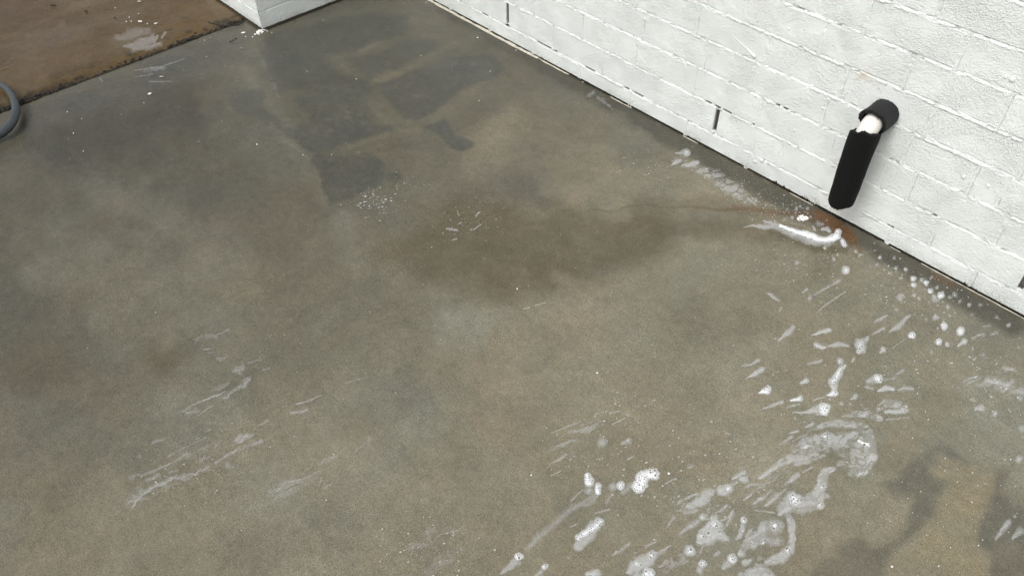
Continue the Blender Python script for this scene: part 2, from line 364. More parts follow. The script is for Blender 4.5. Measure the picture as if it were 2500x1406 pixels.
POLY = [
 (CG, [(850, 320), (1000, 290), (1250, 240), (1400, 300), (1750, 330), (1900, 380), (2100, 410), (2300, 370), (2600, 400), (2620, 640), (2350, 740), (2200, 830), (1900, 900), (1700, 940), (1450, 960), (1300, 990), (1100, 960), (900, 900), (740, 880), (520, 770), (400, 690), (500, 600), (600, 520), (700, 450)], BROWN, 0.78, 40, 44, 30),
 (CG, [(1050, 880), (1500, 900), (1700, 930), (1350, 1080), (1150, 1050)], BROWN, 0.35, 34, 40, 20),
 (CG, [(1300, 130), (1560, 100), (1640, 240), (1790, 290), (1700, 330), (1450, 280)], BLUE, 0.45, 22, 30, 12),
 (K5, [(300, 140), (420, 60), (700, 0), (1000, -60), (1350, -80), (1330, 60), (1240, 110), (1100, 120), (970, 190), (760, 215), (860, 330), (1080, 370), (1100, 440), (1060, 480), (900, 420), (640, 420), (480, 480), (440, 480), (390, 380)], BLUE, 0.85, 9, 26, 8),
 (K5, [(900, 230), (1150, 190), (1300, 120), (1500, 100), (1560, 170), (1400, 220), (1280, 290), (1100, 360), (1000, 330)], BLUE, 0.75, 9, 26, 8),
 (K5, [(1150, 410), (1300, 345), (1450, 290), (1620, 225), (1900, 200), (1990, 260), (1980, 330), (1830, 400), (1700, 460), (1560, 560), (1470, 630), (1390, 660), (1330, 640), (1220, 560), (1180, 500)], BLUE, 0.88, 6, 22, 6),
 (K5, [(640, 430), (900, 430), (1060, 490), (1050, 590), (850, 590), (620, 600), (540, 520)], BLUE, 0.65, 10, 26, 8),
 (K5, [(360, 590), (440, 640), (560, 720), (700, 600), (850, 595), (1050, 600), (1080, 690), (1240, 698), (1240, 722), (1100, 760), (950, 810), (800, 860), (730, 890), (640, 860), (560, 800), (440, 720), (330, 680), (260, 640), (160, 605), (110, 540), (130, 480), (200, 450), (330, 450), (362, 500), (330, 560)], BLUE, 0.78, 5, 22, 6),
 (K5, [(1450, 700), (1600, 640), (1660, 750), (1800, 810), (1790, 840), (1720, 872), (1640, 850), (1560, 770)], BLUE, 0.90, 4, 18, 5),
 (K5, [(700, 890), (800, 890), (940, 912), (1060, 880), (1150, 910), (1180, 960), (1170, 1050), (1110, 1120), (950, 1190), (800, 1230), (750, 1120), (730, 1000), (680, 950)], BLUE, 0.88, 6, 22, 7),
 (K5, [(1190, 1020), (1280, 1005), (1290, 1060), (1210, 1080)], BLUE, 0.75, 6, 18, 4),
 (CC, [(1580, 470), (1680, 450), (1860, 510), (2000, 560), (2100, 600), (2040, 760), (1990, 850), (1950, 1000), (1950, 1150), (2000, 1280), (2010, 1450), (1690, 1450), (1600, 1330), (1480, 1300), (1460, 1380), (1400, 1370), (1230, 1310), (1290, 1230), (1450, 1150), (1540, 1020), (1590, 900), (1600, 780), (1720, 700), (1700, 650), (1600, 610), (1570, 540)], OCHRE, 0.66, 10, 40, 12),
 (CC, [(1160, 640), (1290, 600), (1400, 480), (1500, 420), (1560, 350), (1640, 325), (1760, 415), (1880, 490), (1740, 475), (1640, 425), (1580, 450), (1560, 560), (1590, 620), (1700, 660), (1640, 740), (1590, 800), (1570, 920), (1480, 1020), (1400, 1130), (1280, 1180), (1230, 1260), (1100, 1450), (540, 1450), (640, 1280), (800, 1180), (960, 1100), (1060, 1160), (1180, 1170), (1300, 1110), (1390, 980), (1380, 840), (1420, 760), (1300, 740)], BLUE, 0.55, 14, 40, 14),
 (CC, [(2130, 540), (2050, 760), (2010, 850), (1970, 1000), (1960, 1150), (2030, 1280), (2040, 1450), (2400, 1450), (2400, 900), (2200, 850), (2150, 700), (2180, 560)], BLUE, 0.55, 14, 40, 14),
]
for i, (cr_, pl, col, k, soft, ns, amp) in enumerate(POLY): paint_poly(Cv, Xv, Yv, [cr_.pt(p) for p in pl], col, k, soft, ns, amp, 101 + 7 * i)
# small ring marks of dried drops
for i in range(90):
    cx, cy = rng.uniform(640, 1200), rng.uniform(120, 430)
    if i % 3 == 0: cx, cy = rng.uniform(680, 900), rng.uniform(250, 360)
    r = rng.uniform(3, 6.5); d = np.hypot((Xv - cx), (Yv - cy) * 1.5)
    wgt = (0.10 + 0.16 * (i % 4 == 0)) * np.exp(-((d - r) / 2.2) ** 2); Cv[:] = Cv * (1 - wgt[:, None]) + np.array(TAN) * wgt[:, None]
C[inview] = Cv
C *= 1.11
zz = (fbm(wxm * 2.5, wym * 2.5, 5, 3) - 0.5) * 0.0016
P3[:, 2] = zz
me = mesh_np('concrete_floor', P3, gridfaces(len(fx), len(fy)))
ca = me.color_attributes.new('stain_color', 'FLOAT_COLOR', 'POINT'); ca.data.foreach_set('color', np.concatenate([C, np.ones((len(C), 1))], 1).astype(np.float32).ravel())
floor = tag(link('concrete_floor', me, M_FLOOR, smooth=True), kind='structure')

# brown slab beyond the joint: a touch higher, with a crumbled edge
bx = axis_pts(-9.0, -4.3, JX - 0.004, JX - 0.004, 0.007); by = axis_pts(-9.0, -2.1, -0.636, -0.636, 0.007)
gx, gy = np.meshgrid(bx, by); ex = gx.copy()
edge = 0.016 * (fbm(gy * 40, gy * 0 + 2, 4, 4) - 0.30) + 0.026 * sstep(0.42, 0.68, fbm(gy * 9, gy * 0, 8, 3))
kf = sstep(JX - 0.09, JX - 0.004, gx); ex = gx - kf * np.clip(edge, 0.0, 0.04)
B3 = np.stack([ex.ravel(), gy.ravel(), np.zeros(gx.size)], -1)
zc = (B3 - CP) @ FW; ok = zc > 0.3; px = np.full((len(B3), 2), -9999.0); px[ok] = proj(B3[ok]); X, Y = px[:, 0], px[:, 1]
bxm, bym = B3[:, 0], B3[:, 1]
SB = (0.096, 0.064, 0.035); SBD = (0.066, 0.042, 0.022); SY = (0.094, 0.062, 0.024); SP = (0.135, 0.106, 0.075); MOSS = (0.016, 0.014, 0.009)
C = np.tile(np.array(SB), (len(B3), 1))
wv = (sstep(0.40, 0.65, fbm(bxm * 2.5, bym * 1.4, 40, 5)) * 0.7)[:, None]; C = C * (1 - wv) + np.array(SBD) * wv
wv = (sstep(0.5, 0.7, fbm(bxm * 6, bym * 3, 50, 5)) * 0.45)[:, None]; C = C * (1 - wv) + np.array(SP) * wv
wv = (sstep(JX - 0.42, JX - 0.12, bxm + (fbm(bxm * 5, bym * 5, 61, 4) - 0.5) * 0.3) * 0.6)[:, None]; C = C * (1 - wv) + np.array(SY) * wv
ne = fbm(bxm * 34, bym * 34, 66, 4)
wv = (sstep(JX - 0.10, JX - 0.01, bxm + (ne - 0.5) * 0.12) * sstep(0.48, 0.60, fbm(bxm * 8, bym * 3.2, 70, 3) * 0.5 + ne * 0.5) * 0.9)[:, None]; C = C * (1 - wv) + np.array(MOSS) * wv
wv = (sstep(JX - 0.050, JX - 0.012, bxm + (ne - 0.5) * 0.05) * 0.6)[:, None]; C = C * (1 - wv) + np.array(SBD) * 0.5 * wv
for st, col, k in [([(130, 185, 20), (185, 165, 14)], SBD, 0.6), ([(80, 222, 12), (150, 200, 10)], SBD, 0.5), ([(330, 95, 40), (290, 110, 30)], SP, 0.5), ([(150, 60, 14)], SP, 0.5), ([(160, 85, 10)], SP, 0.4)]:
    paint(C, X, Y, st, col, k, 0.8, 20, 0.4, 3)
z = 0.003 + (fbm(bxm * 22, bym * 60, 77, 4) - 0.5) * 0.0022 + (fbm(bxm * 3, bym * 3, 78, 3) - 0.5) * 0.004
z -= sstep(0.25, 1.0, kf.ravel()) * 0.0035
# scuffs and flaked coating lift the surface a little
for c in ((130, 188), (85, 228), (190, 168), (20, 150), (20, 170)):
    d = np.hypot(X - c[0], (Y - c[1]) * 2) / 26.0; z += 0.004 * np.exp(-d * d) * fbm(bxm * 90, bym * 60, 91, 3)
B3[:, 2] = z
top = len(B3)
me = mesh_np('brown_slab', B3, gridfaces(len(bx), len(by)))
ca = me.color_attributes.new('stain_color', 'FLOAT_COLOR', 'POINT'); ca.data.foreach_set('color', np.concatenate([C, np.ones((len(C), 1))], 1).astype(np.float32).ravel())
tag(link('brown_slab', me, M_SLAB, smooth=True), kind='structure')

# dark crumbly filler down in the joint
ys = np.arange(-9.0, -0.60, 0.008); V = []
for i, yv in enumerate(ys):
    wd = 0.012 + 0.028 * sstep(0.40, 0.68, float(fbm(np.array([yv * 9.0]), np.array([0.0]), 8, 3)[0])) + 0.003 * rng.random()
    for k, t in enumerate(np.linspace(-1, 0.35, 7)):
        hgt = -0.004 + 0.0085 * rng.random() * (1 if 0 < k < 5 else 0.2)
        V.append((JX - 0.003 + t * wd, yv, hgt))
me = mesh_np('joint_filler', V, gridfaces(7, len(ys)))
tag(link('joint_filler', me, M_DARK), kind='structure')

# ------------------------------------------------------------------ white brick wall
UC = 0.0967                              # course height
J = [0.0] + [0.0598 + k * UC for k in range(12)]      # bed joint centres above the floor
wall = empty('brick_wall', (-1.2, 0.0, 0.0))
tag(wall, 'long white painted brick wall with weep holes and cracked joints', 'wall')
def W(s): return s * 1.1244 / 1000.0
PH = {1: -85, 2: 8, 3: -81, 5: -100, 6: 33, 7: -91, 8: 48, 9: -60}
XL, XR = -2.875, 0.62
joints = {}
for c in range(1, 10):
    if c == 4: L = [W(s) for s in (-2345, -2131, -1918, -1704, -1491, -1344, -1128, -980, -765, -550, -392, -328, -115, 98, 312, 525)]
    else: L = [W(PH[c] + 213.5 * k) for k in range(-13, 4)]
    joints[c] = [x for x in L if XL + 0.03 < x < XR - 0.02]
XRc = XR
BM = {}
def brick_mesh(L, H):
    k = (round(L, 3), round(H, 3))
    if k not in BM:
        bm = bmesh.new(); add_bm_box(bm, (0, 0.045, 0), (k[0], 0.09, k[1]), 0.0014); BM[k] = bm_mesh('brick', bm); BM[k].materials.append(M_WALL)
    return BM[k]
def add_brick(parent, L, H, loc, rotz=0.0, jit=0.0007):
    o = bpy.data.objects.new('brick', brick_mesh(L, H)); COL.objects.link(o); o.parent = parent
    o.location = Vector(loc) - Vector(parent.location)
    o.rotation_euler = (random.gauss(0, 0.004), 0, rotz + random.gauss(0, 0.0018))
    return o
WEEP = [W(-1915), W(-1062), W(-205)]
perps = []
for c in range(1, 10):
    xs = [XL] + joints[c] + [XRc]
    zb = J[c - 1] + 0.0045 if c > 1 else 0.0055
    zt = J[c] - 0.0045
    for a, b_ in zip(xs[:-1], xs[1:]):
        wa = 0.0066 if min(abs(a - q) for q in WEEP) < 0.02 and c == 2 else 0.005
        wb = 0.0066 if min(abs(b_ - q) for q in WEEP) < 0.02 and c == 2 else 0.005
        L = b_ - a - wa - wb
        if L < 0.02: continue
        add_brick(wall, L, zt - zb, ((a + wa + b_ - wb) / 2, random.gauss(0, 0.0007), (zb + zt) / 2))
    for x in joints[c]: perps.append((c, x, zb, zt))
# mortar, painted over: bed strips and perpend strips, rough, cracked open here and there
MV, MF = [], []
def strip(V, nx, ny):
    base = sum(len(v) for v in MV); MV.append(V); MF.append(gridfaces(nx, ny) + base)
holes = [(1310, 94, 1324, 100, 1), (1326, 104, 1360, 121, 1), (1428, 161, 1452, 174, 1), (1524, 210, 1536, 218, 1), (1544, 220, 1569, 236, 1), (1231, 52, 1242, 58, 1),
         (1894, 256, 1902, 261, 3), (1912, 263, 1921, 269, 3), (1722, 247, 1734, 254, 2), (2276, 524, 2284, 531, 2), (1746, 254, 1759, 263, 2), (1765, 267, 1783, 277, 2), (1176, 24, 1190, 33, 1), (2160, 558, 2176, 564, 1), (1836, 304, 1842, 309, 2)]
HX = [(wl(a, b_)[0], wl(c_, d_)[0], j) for a, b_, c_, d_, j in holes]
for c in range(1, 10):
    xs = np.arange(XL, XRc, 0.003); tz = np.array([-0.0125, -0.0078, -0.0046, -0.002, 0.0012, 0.0034, 0.0048, 0.0072, 0.0115])
    gx, gz = np.meshgrid(xs, tz)
    dep = -0.0006 + 0.0030 * sstep(-0.005, 0.0055, gz) + 0.0036 * (fbm(gx * 95, gz * 190 + c * 9, c, 3) - 0.5) * 2 + 0.0016 * (fbm(gx * 9, gz * 9, 30 + c, 2) - 0.5) * 2
    cr = sstep(0.70, 0.74, fbm(gx * 30, gx * 0 + c, 80 + c, 3)); row = (gz > 0.003) & (gz < 0.006)
    dep = np.where(row, dep + cr * 0.009, dep)
    cr2 = sstep(0.69, 0.73, fbm(gx * 42, gz * 300 + c, 120 + c, 3)); dep = dep + cr2 * 0.006
    dep[[0, -1]] = 0.012
    sg = [1, 2, 6, 7]
    dep[1] = np.maximum(dep[1], 0.0004 + 0.003 * (fbm(xs * 20, xs * 0, 7 + c, 2) > 0.6)); dep[-2] = np.maximum(dep[-2], -0.0002 + 0.003 * (fbm(xs * 20, xs * 0 + 5, 9 + c, 2) > 0.55))
    for a, b_, j in HX:
        if j == c: dep = np.where((gx > a) & (gx < b_) & (abs(gz) < 0.0068), 0.03, dep)
    V = np.stack([gx, dep, gz + J[c]], -1).reshape(-1, 3); strip(V[:, [0, 1, 2]], len(xs), len(tz))
for c, x, zb, zt in perps:
    weep = c == 2 and min(abs(x - q) for q in WEEP) < 0.02
    zs = np.arange(zb - 0.006, zt + 0.006, 0.003); tx = np.array([-0.011, -0.0066, -0.0046, -0.002, 0.001, 0.0030, 0.0036, 0.0042, 0.0066, 0.011])
    gx, gz = np.meshgrid(tx, zs); s = int(abs(x) * 1000)
    dep = -0.0005 + 0.0016 * (fbm(gx * 200 + s, gz * 110, s, 3) - 0.5) * 2
    pc = 0.42 if (s % 3) else 0.62
    crk = fbm(gz * 16, gz * 0 + s, s + 3, 2) > pc
    dep = np.where((gx > 0.0033) & (gx < 0.0039) & crk, 0.015, dep)
    dep[:, [0, -1]] = 0.012
    dep[:, 1] = 0.0006; dep[:, -2] = 0.0006
    if weep: dep[:] = 0.020
    V = np.stack([gx + x, dep, gz], -1).reshape(-1, 3); strip(V, len(tx), len(zs))
me = mesh_np('mortar', np.concatenate(MV), np.concatenate(MF)); me.materials.append(M_WALL)
mo = link('mortar', me, None, wall); mo.location = -Vector(wall.location); mo['kind'] = 'stuff'
# solid body behind the face bricks, unpainted
bm = bmesh.new(); add_bm_box(bm, ((XL + 5) / 2, 0.125, 1.2), (5 - XL, 0.066, 2.4)); cb = link('wall_core', bm_mesh('wall_core', bm), M_CORE, wall); cb.location = -Vector(wall.location)
# face bricks beyond the photographed part of the wall, joined
bm = bmesh.new()
for c in range(1, 25):
    zb = (0.0598 + (c - 2) * UC + 0.0045) if c > 1 else 0.0055; zt = 0.0598 + (c - 1) * UC - 0.0045
    x = (XL + (0.12 if c % 2 else 0.0)) if c > 9 else XRc
    if c > 9 and c % 2: add_bm_box(bm, (XL + 0.0575, 0.045, (zb + zt) / 2), (0.115, 0.09, zt - zb))
    while x < 4.9:
        add_bm_box(bm, (x + 0.12, 0.045 + random.gauss(0, 0.0007), (zb + zt) / 2), (0.230, 0.09, zt - zb)); x += 0.2401
ub = link('outer_brickwork', bm_mesh('outer_brickwork', bm), M_WALL, wall); ub.location = -Vector(wall.location); ub['kind'] = 'stuff'
bm = bmesh.new(); add_bm_box(bm, ((XL + 5) / 2, 0.045, 1.62), (5 - XL, 0.078, 1.5)); add_bm_box(bm, ((XRc + 5) / 2 + 0.01, 0.045, 0.44), (5 - XRc - 0.02, 0.078, 0.86))
ob = link('outer_mortar', bm_mesh('outer_mortar', bm), M_WALL, wall); ob.location = -Vector(wall.location)

# dirt line in the open joint between wall and floor, and the cream paint edge on the floor
def foot_line(name, p0, p1, mat, off, wfun, hfun, parent, seed, step=0.004, rows=4):
    p0, p1 = np.array(p0), np.array(p1); L = np.linalg.norm(p1 - p0); n = int(L / step); d = (p1 - p0) / L; nn = np.array([d[1], -d[0]])
    V = []
    for i in range(n):
        s = i * step
        for k in range(rows):
            t = k / (rows - 1); q = p0 + d * s + nn * (off + wfun(s) * t)
            V.append((q[0], q[1], hfun(s, t)))
    me = mesh_np(name, V, gridfaces(rows, n)); o = link(name, me, mat, parent, smooth=True)
    if parent: o.location = -Vector(parent.location)
    return o
nf = lambda s, k, sd: float(vnoise(np.array([s * k]), np.array([sd * 3.3]), sd)[0])
foot_line('foot_dirt', (XL, 0), (5, 0), M_DARK, -0.03, lambda s: 0.0298 + 0.006 * nf(s, 30, 3) * nf(s, 180, 4), lambda s, t: 0.0022 + 0.0012 * nf(s, 160, 5) - 0.002 * (t > 0.9), wall, 1)
def wcream(s):
    x = XL + s
    if x < -1.98: return 0.009 * (0.7 + 0.5 * nf(s, 25, 6))
    if x < -1.75: return 0.010 * max(0, nf(s, 30, 7) - 0.25)
    if x > -0.47: return 0.0034 * max(0, nf(s, 16, 8) * 0.7 + nf(s, 60, 18) * 0.6 - 0.15)
    return 0.004 * max(0, nf(s, 18, 9) - 0.62) * 2
def hcream(s, t):
    x = XL + s
    if wcream(s) < 0.0006: return -0.002
    return 0.0013 + (0.004 if x < -1.98 else 0.001) * (1 - t) * nf(s, 60, 10) - 0.0015 * (t > 0.9)
foot_line('cream_paint_edge', (XL, 0), (5, 0), M_CREAM, 0.004, wcream, hcream, wall, 2)

def moss_line(name, par, pts, n, r0, r1, seed):
    r_ = random.Random(seed); bm = bmesh.new(); org = Vector(par.location)
    for i in range(n):
        a, b_, k = r_.choice(pts); t = r_.random(); q = np.array(a) * (1 - t) + np.array(b_) * t; r = r0 + (r1 - r0) * r_.random() ** 2
        ico = bmesh.ops.create_icosphere(bm, subdivisions=1, radius=r)
        for v in ico['verts']: v.co = Vector((q[0] + v.co.x * r_.uniform(.7, 1.5), q[1] - abs(r_.gauss(0, 0.0012)) + v.co.y * 0.8, abs(r_.gauss(0, 0.003)) * k + v.co.z * r_.uniform(.6, 1.2))) - org
    o = link(name, bm_mesh(name, bm), M_DARK, par); o['kind'] = 'stuff'
WX = lambda px_, py_: (float(fl(px_, py_)[0]), -0.0005)
moss_line('foot_moss', wall, [(WX(1300, 150), WX(1420, 205), 1.0), (WX(1420, 205), WX(1530, 265), 1.2), (WX(1600, 300), WX(1760, 390), .6), (WX(1880, 448), WX(2010, 510), 1.6), (WX(2010, 510), WX(2110, 560), 1.2), (WX(2200, 605), WX(2330, 680), .5), (WX(2335, 683), WX(2385, 712), 1.6), (WX(2385, 712), WX(2500, 775), .7)], 420, 0.0010, 0.0032, 3)
# paint run and paint lumps on the wall face
rs = [wl(1792, 92), wl(1805, 103), wl(1822, 118), wl(1836, 133), wl(1845, 140)]
o = link('paint_run', tube_mesh('paint_run', [(p[0], -0.0002, p[2]) for p in rs], [0.0010, 0.0016, 0.0018, 0.004, 0.0055], 10), M_WALL, wall, True); o.location = -Vector(wall.location)
bm = bmesh.new()
for (a, b_, r) in [(1945, 252, 5), (2008, 264, 5), (1940, 319, 4), (2352, 433, 6), (2413, 454, 6), (2470, 195, 7), (2455, 188, 5), (1740, 322, 7), (1843, 395, 6), (1860, 392, 9), (1875, 398, 6), (1926, 72, 4), (2280, 420, 3), (2203, 100, 4), (1850, 180, 4)]:
    q = wl(a, b_); ico = bmesh.ops.create_icosphere(bm, subdivisions=2, radius=r * 0.0009)
    for v in ico['verts']: v.co = Vector((q[0] + v.co.x * random.uniform(.85, 1.15), v.co.y * 0.45 - 0.0003, q[2] + v.co.z))
o = link('paint_lumps', bm_mesh('paint_lumps', bm), M_WALL, wall, True); o.location = -Vector(wall.location); o['kind'] = 'stuff'

# ------------------------------------------------------------------ white brick pier upper left
PX, PY = -2.881, -0.6336
pier = empty('brick_pier', (PX, PY, 0))
tag(pier, 'white painted brick corner with paint smeared at its foot beside the brown slab', 'wall')
PJ = [0.072 + UC * k for k in range(25)]
def pier_brick(x0, x1, y0, y1, z0, z1):
    bm = bmesh.new(); add_bm_box(bm, ((x0 + x1) / 2 - PX, (y0 + y1) / 2 - PY, (z0 + z1) / 2), (x1 - x0, y1 - y0, z1 - z0), 0.0012)
    o = link('brick', bm_mesh('brick', bm), M_PIER, pier); o.rotation_euler[2] = random.gauss(0, 0.0006); return o
for c in range(0, 4):
    z0 = 0.004 if c == 0 else PJ[c - 1] + 0.0045; z1 = PJ[c] - 0.0045
    # corner bricks alternate: long along X, then long along Y
    if c % 2 == 0:
        pier_brick(PX - 0.11, PX, PY, PY + 0.40, z0, z1); y = PY + 0.41; x = PX - 0.118
    else:
        pier_brick(PX - 0.11, PX, PY, PY + 0.23, z0, z1); y = PY + 0.24; x = PX - 0.12
    while y < -0.05: pier_brick(PX - 0.11, PX, y - 0.008, min(y + 0.23, -0.002), z0, z1); y += 0.24
    pier_brick(PX - 0.47, x + 0.0076, PY, PY + 0.11, z0, z1)
def pier_mortar():
    Vs, Fs = [], []; base = 0
    for c in range(4):
        for face in (0, 1):
            s = np.arange(0.0, 0.62 if face == 0 else 0.47, 0.004); tz = np.array([-0.011, -0.0068, -0.0045, -0.0015, 0.0018, 0.0045, 0.0068, 0.011])
            gs, gz = np.meshgrid(s, tz); dep = 0.0012 + 0.0030 * (fbm(gs * 50 + face * 9, gz * 150, 200 + c, 3) - 0.5) * 2; dep[[0, -1]] = 0.01
            dep = np.where(gs < 0.006, np.maximum(dep, 0.0005), dep)
            if face == 0: V = np.stack([-dep, gs, gz + PJ[c]], -1)
            else: V = np.stack([-gs, dep, gz + PJ[c]], -1)
            Vs.append(V.reshape(-1, 3)); Fs.append(gridfaces(len(s), len(tz)) + base); base += V.size // 3
    return mesh_np('mortar', np.concatenate(Vs), np.concatenate(Fs))
o = link('mortar', pier_mortar(), M_PIER, pier, smooth=True); o['kind'] = 'stuff'
bm = bmesh.new()
add_bm_box(bm, (-0.058, (0.6336 - 0.008) / 2 + 0.002, 0.19), (0.10, 0.6336 - 0.02, 0.36)); add_bm_box(bm, (-0.24, 0.33, 0.19), (0.46, 0.58, 0.36))
link('pier_core', bm_mesh('pier_core', bm), M_PIER, pier)
bm = bmesh.new()
add_bm_box(bm, (-0.235, 0.6316 / 2, 0.93), (0.47, 0.6316, 1.118))
link('upper_wall', bm_mesh('upper_wall', bm), M_PIER, pier)
# smear of paint and crumbs at the foot of the pier
def lumps(name, centres, mat, parent=None, seed=1, flat=0.5):
    r_ = random.Random(seed); bm = bmesh.new()
    for (x, y, z, r) in centres:
        ico = bmesh.ops.create_icosphere(bm, subdivisions=1, radius=r)
        sx, sy = r_.uniform(0.7, 1.4), r_.uniform(0.7, 1.4)
        for v in ico['verts']: v.co = Vector((x + v.co.x * sx * r_.uniform(.8, 1.2), y + v.co.y * sy * r_.uniform(.8, 1.2), z + v.co.z * flat * r_.uniform(.7, 1.3)))
    return link(name, bm_mesh(name, bm), mat, parent, False)
foot_line('cream_paint_edge', (PX, -0.02), (PX, PY), M_CREAM, -0.001, lambda s: 0.006 + 0.008 * nf(s, 14, 12) * (s > 0.25), lambda s, t: 0.003 + 0.010 * (1 - t) * nf(s, 50, 13) * (s > 0.2) - 0.002 * (t > .9), pier, 3).location = -Vector((PX, PY, 0))
foot_line('foot_dirt', (PX, -0.02), (PX, PY), M_DARK, -0.012, lambda s: 0.013 + 0.006 * nf(s, 40, 14), lambda s, t: 0.003 + 0.002 * nf(s, 90, 15), pier, 4).location = -Vector((PX, PY, 0))
foot_line('foot_dirt', (PX, PY), (PX - 0.47, PY), M_DARK, -0.010, lambda s: 0.014 + 0.014 * nf(s, 22, 16), lambda s, t: 0.0062 + 0.003 * nf(s, 90, 17), pier, 5).location = -Vector((PX, PY, 0))
sm = []
for i in range(40):
    a = rng.normal(0, 0.018); b_ = abs(rng.normal(0, 0.016)); sm.append((0.004 + abs(a) * 0.55 + b_ * 0.6 - 0.012, -0.004 - b_ + a * 0.5, 0.0015, rng.uniform(0.002, 0.006)))
lumps('paint_smear', sm, M_CHIP, pier, 3, 0.35)

# ------------------------------------------------------------------ drain outlet with black foam sleeves
DX, DY = -0.7035, -0.080
drain = empty('drain_pipe', (DX, 0, 0.2))
tag(drain, 'white drain elbow in two black foam sleeves hanging from the white wall', 'pipe')
def sleeve(name, p_in, p_out, r0, r1, ri, tear0, tear1, seed, flatk=None):
    """hollow foam sleeve between two points with torn ends"""
    r_ = random.Random(seed); p_in, p_out = Vector(p_in), Vector(p_out); t = (p_out - p_in).normalized()
    a = t.cross(Vector((1, 0, 0)) if abs(t.x) < 0.9 else Vector((0, 1, 0))).normalized(); b = t.cross(a); n = 56; rows = 14
    bm = bmesh.new(); outer, inner = [], []
    j0 = [tear0(2 * math.pi * k / n) + r_.gauss(0, 0.0012) for k in range(n)]; j1 = [tear1(2 * math.pi * k / n) + r_.gauss(0, 0.0012) for k in range(n)]
    L = (p_out - p_in).length
    for i in range(rows + 1):
        u = i / rows; ro, rin = [], []
        for k in range(n):
            an = 2 * math.pi * k / n; s = j0[k] * (1 - u) + u * (L + j1[k])
            r = r0 + (r1 - r0) * u + 0.0010 * math.sin(3 * an + 5 * u + seed) + r_.gauss(0, 0.00025)
            if i in (0, rows): r -= 0.0008
            dirn = a * math.cos(an) + b * math.sin(an)
            ro.append(bm.verts.new(p_in + t * s + dirn * r)); rin.append(bm.verts.new(p_in + t * s + dirn * ri))
        outer.append(ro); inner.append(rin)
    for i in range(rows):
        for k in range(n):
            q = (k + 1) % n
            bm.faces.new((outer[i][k], outer[i][q], outer[i + 1][q], outer[i + 1][k])); bm.faces.new((inner[i][q], inner[i][k], inner[i + 1][k], inner[i + 1][q]))
    for i in (0, rows):
        for k in range(n):
            q = (k + 1) % n; bm.faces.new((outer[i][k], inner[i][k], inner[i][q], outer[i][q]))
    o = link(name, bm_mesh(name, bm), M_FOAMTUBE, drain, True); o.location = -Vector(drain.location); return o
SZ = 0.369
s1 = sleeve('foam_sleeve', (DX, 0.004, SZ), (DX, -0.060, SZ), 0.0375, 0.0385, 0.0285, lambda an: 0, lambda an: 0.012 * math.cos(an) if True else 0, 5)
s1.data.materials[0] = M_STUB; s1['label'] = 'short black foam sleeve stub against the wall'
s2 = sleeve('foam_sleeve', (DX, DY, 0.352), (DX - 0.004, DY, 0.119), 0.0385, 0.0345, 0.0265, lambda an: -0.013 * math.cos(an + 0.35) + 0.012 * max(0.0, math.sin(an)) + 0.0015 * math.sin(5 * an), lambda an: 0.004 * math.cos(2 * an), 9)
s2['label'] = 'long black foam sleeve hanging straight down'
pts = [(DX, 0.05, SZ), (DX, -0.03, SZ)] + [(DX, -0.035 - 0.045 * math.sin(a), SZ - 0.045 * (1 - math.cos(a))) for a in np.linspace(0.15, math.pi / 2, 9)] + [(DX, DY, 0.30)]
o = link('elbow', tube_mesh('elbow', pts, [0.0255] * len(pts), 28), M_PVC, drain, True); o.location = -Vector(drain.location)
o = link('elbow_collar', tube_mesh('elbow_collar', [(DX + 0.003, -0.012, SZ - 0.006), (DX + 0.003, -0.034, SZ - 0.006)], [0.0283, 0.0283], 24), M_PVCG, drain, True); o.location = -Vector(drain.location)
bm = bmesh.new()
o = link('pipe', tube_mesh('pipe', [(DX, DY, 0.31), (DX - 0.004, DY, 0.0955)], 0.0205, 28), M_PVC, drain, True); o.location = -Vector(drain.location)
for oo in drain.children:
    if oo.name.startswith(('pipe', 'elbow', 'foam')):
        md = oo.modifiers.new('split', 'EDGE_SPLIT'); md.split_angle = math.radians(50)

# ------------------------------------------------------------------ grey hose at the left edge
hp = [((-60, 186), .008), ((-30, 194), .0085), ((0, 207), .0095), ((16, 217), .0105), ((29, 234), .0118), ((36, 251), .0128), ((39, 267), .0135), ((36, 284), .0138), ((28, 302), .0140), ((14, 318), .0140), ((-4, 330), .0140), ((-40, 345), .0140), ((-100, 355), .0140), ((-190, 350), .0140)]
hz = [0.016, 0.018, 0.022, 0.026, 0.030, 0.032, 0.032, 0.030, 0.028, 0.025, 0.022, 0.018, 0.016, 0.016]
ctrl = [fl(a[0][0], a[0][1], z_) for a, z_ in zip(hp, hz)]
def catmull(P, k=8):
    P = [np.array(p) for p in P]; out = []
    for i in range(len(P) - 1):
        p0, p1, p2, p3 = P[max(i - 1, 0)], P[i], P[i + 1], P[min(i + 2, len(P) - 1)]
        for j in range(k):
            t = j / k; out.append(0.5 * (2 * p1 + (p2 - p0) * t + (2 * p0 - 5 * p1 + 4 * p2 - p3) * t * t + (3 * p1 - p0 - 3 * p2 + p3) * t ** 3))
    out.append(P[-1]); return out
cp = catmull(ctrl); cr = catmull([np.array([a[1]]) for a in hp])
hose = link('hose', tube_mesh('hose', [tuple(p) for p in cp], [float(r[0]) for r in cr], 20), M_HOSE, None, True)
tag(hose, 'curved end of a grey rubber hose lying across the slab joint', 'hose')

# dark wire on the brown slab by the pier
wp = catmull([fl(507, 54, 0.030), fl(522, 59, 0.020), fl(540, 62.5, 0.012), fl(560, 63.5, 0.008), fl(580, 61, 0.006), fl(596, 53, 0.006)], 5)
tag(link('wire_offcut', tube_mesh('wire_offcut', [tuple(p) for p in wp], [0.0020 + 0.0010 * i / len(wp) for i in range(len(wp))], 8), M_TWIG, None, True), 'thin curved black wire lying on the brown slab beside the brick corner', 'wire')

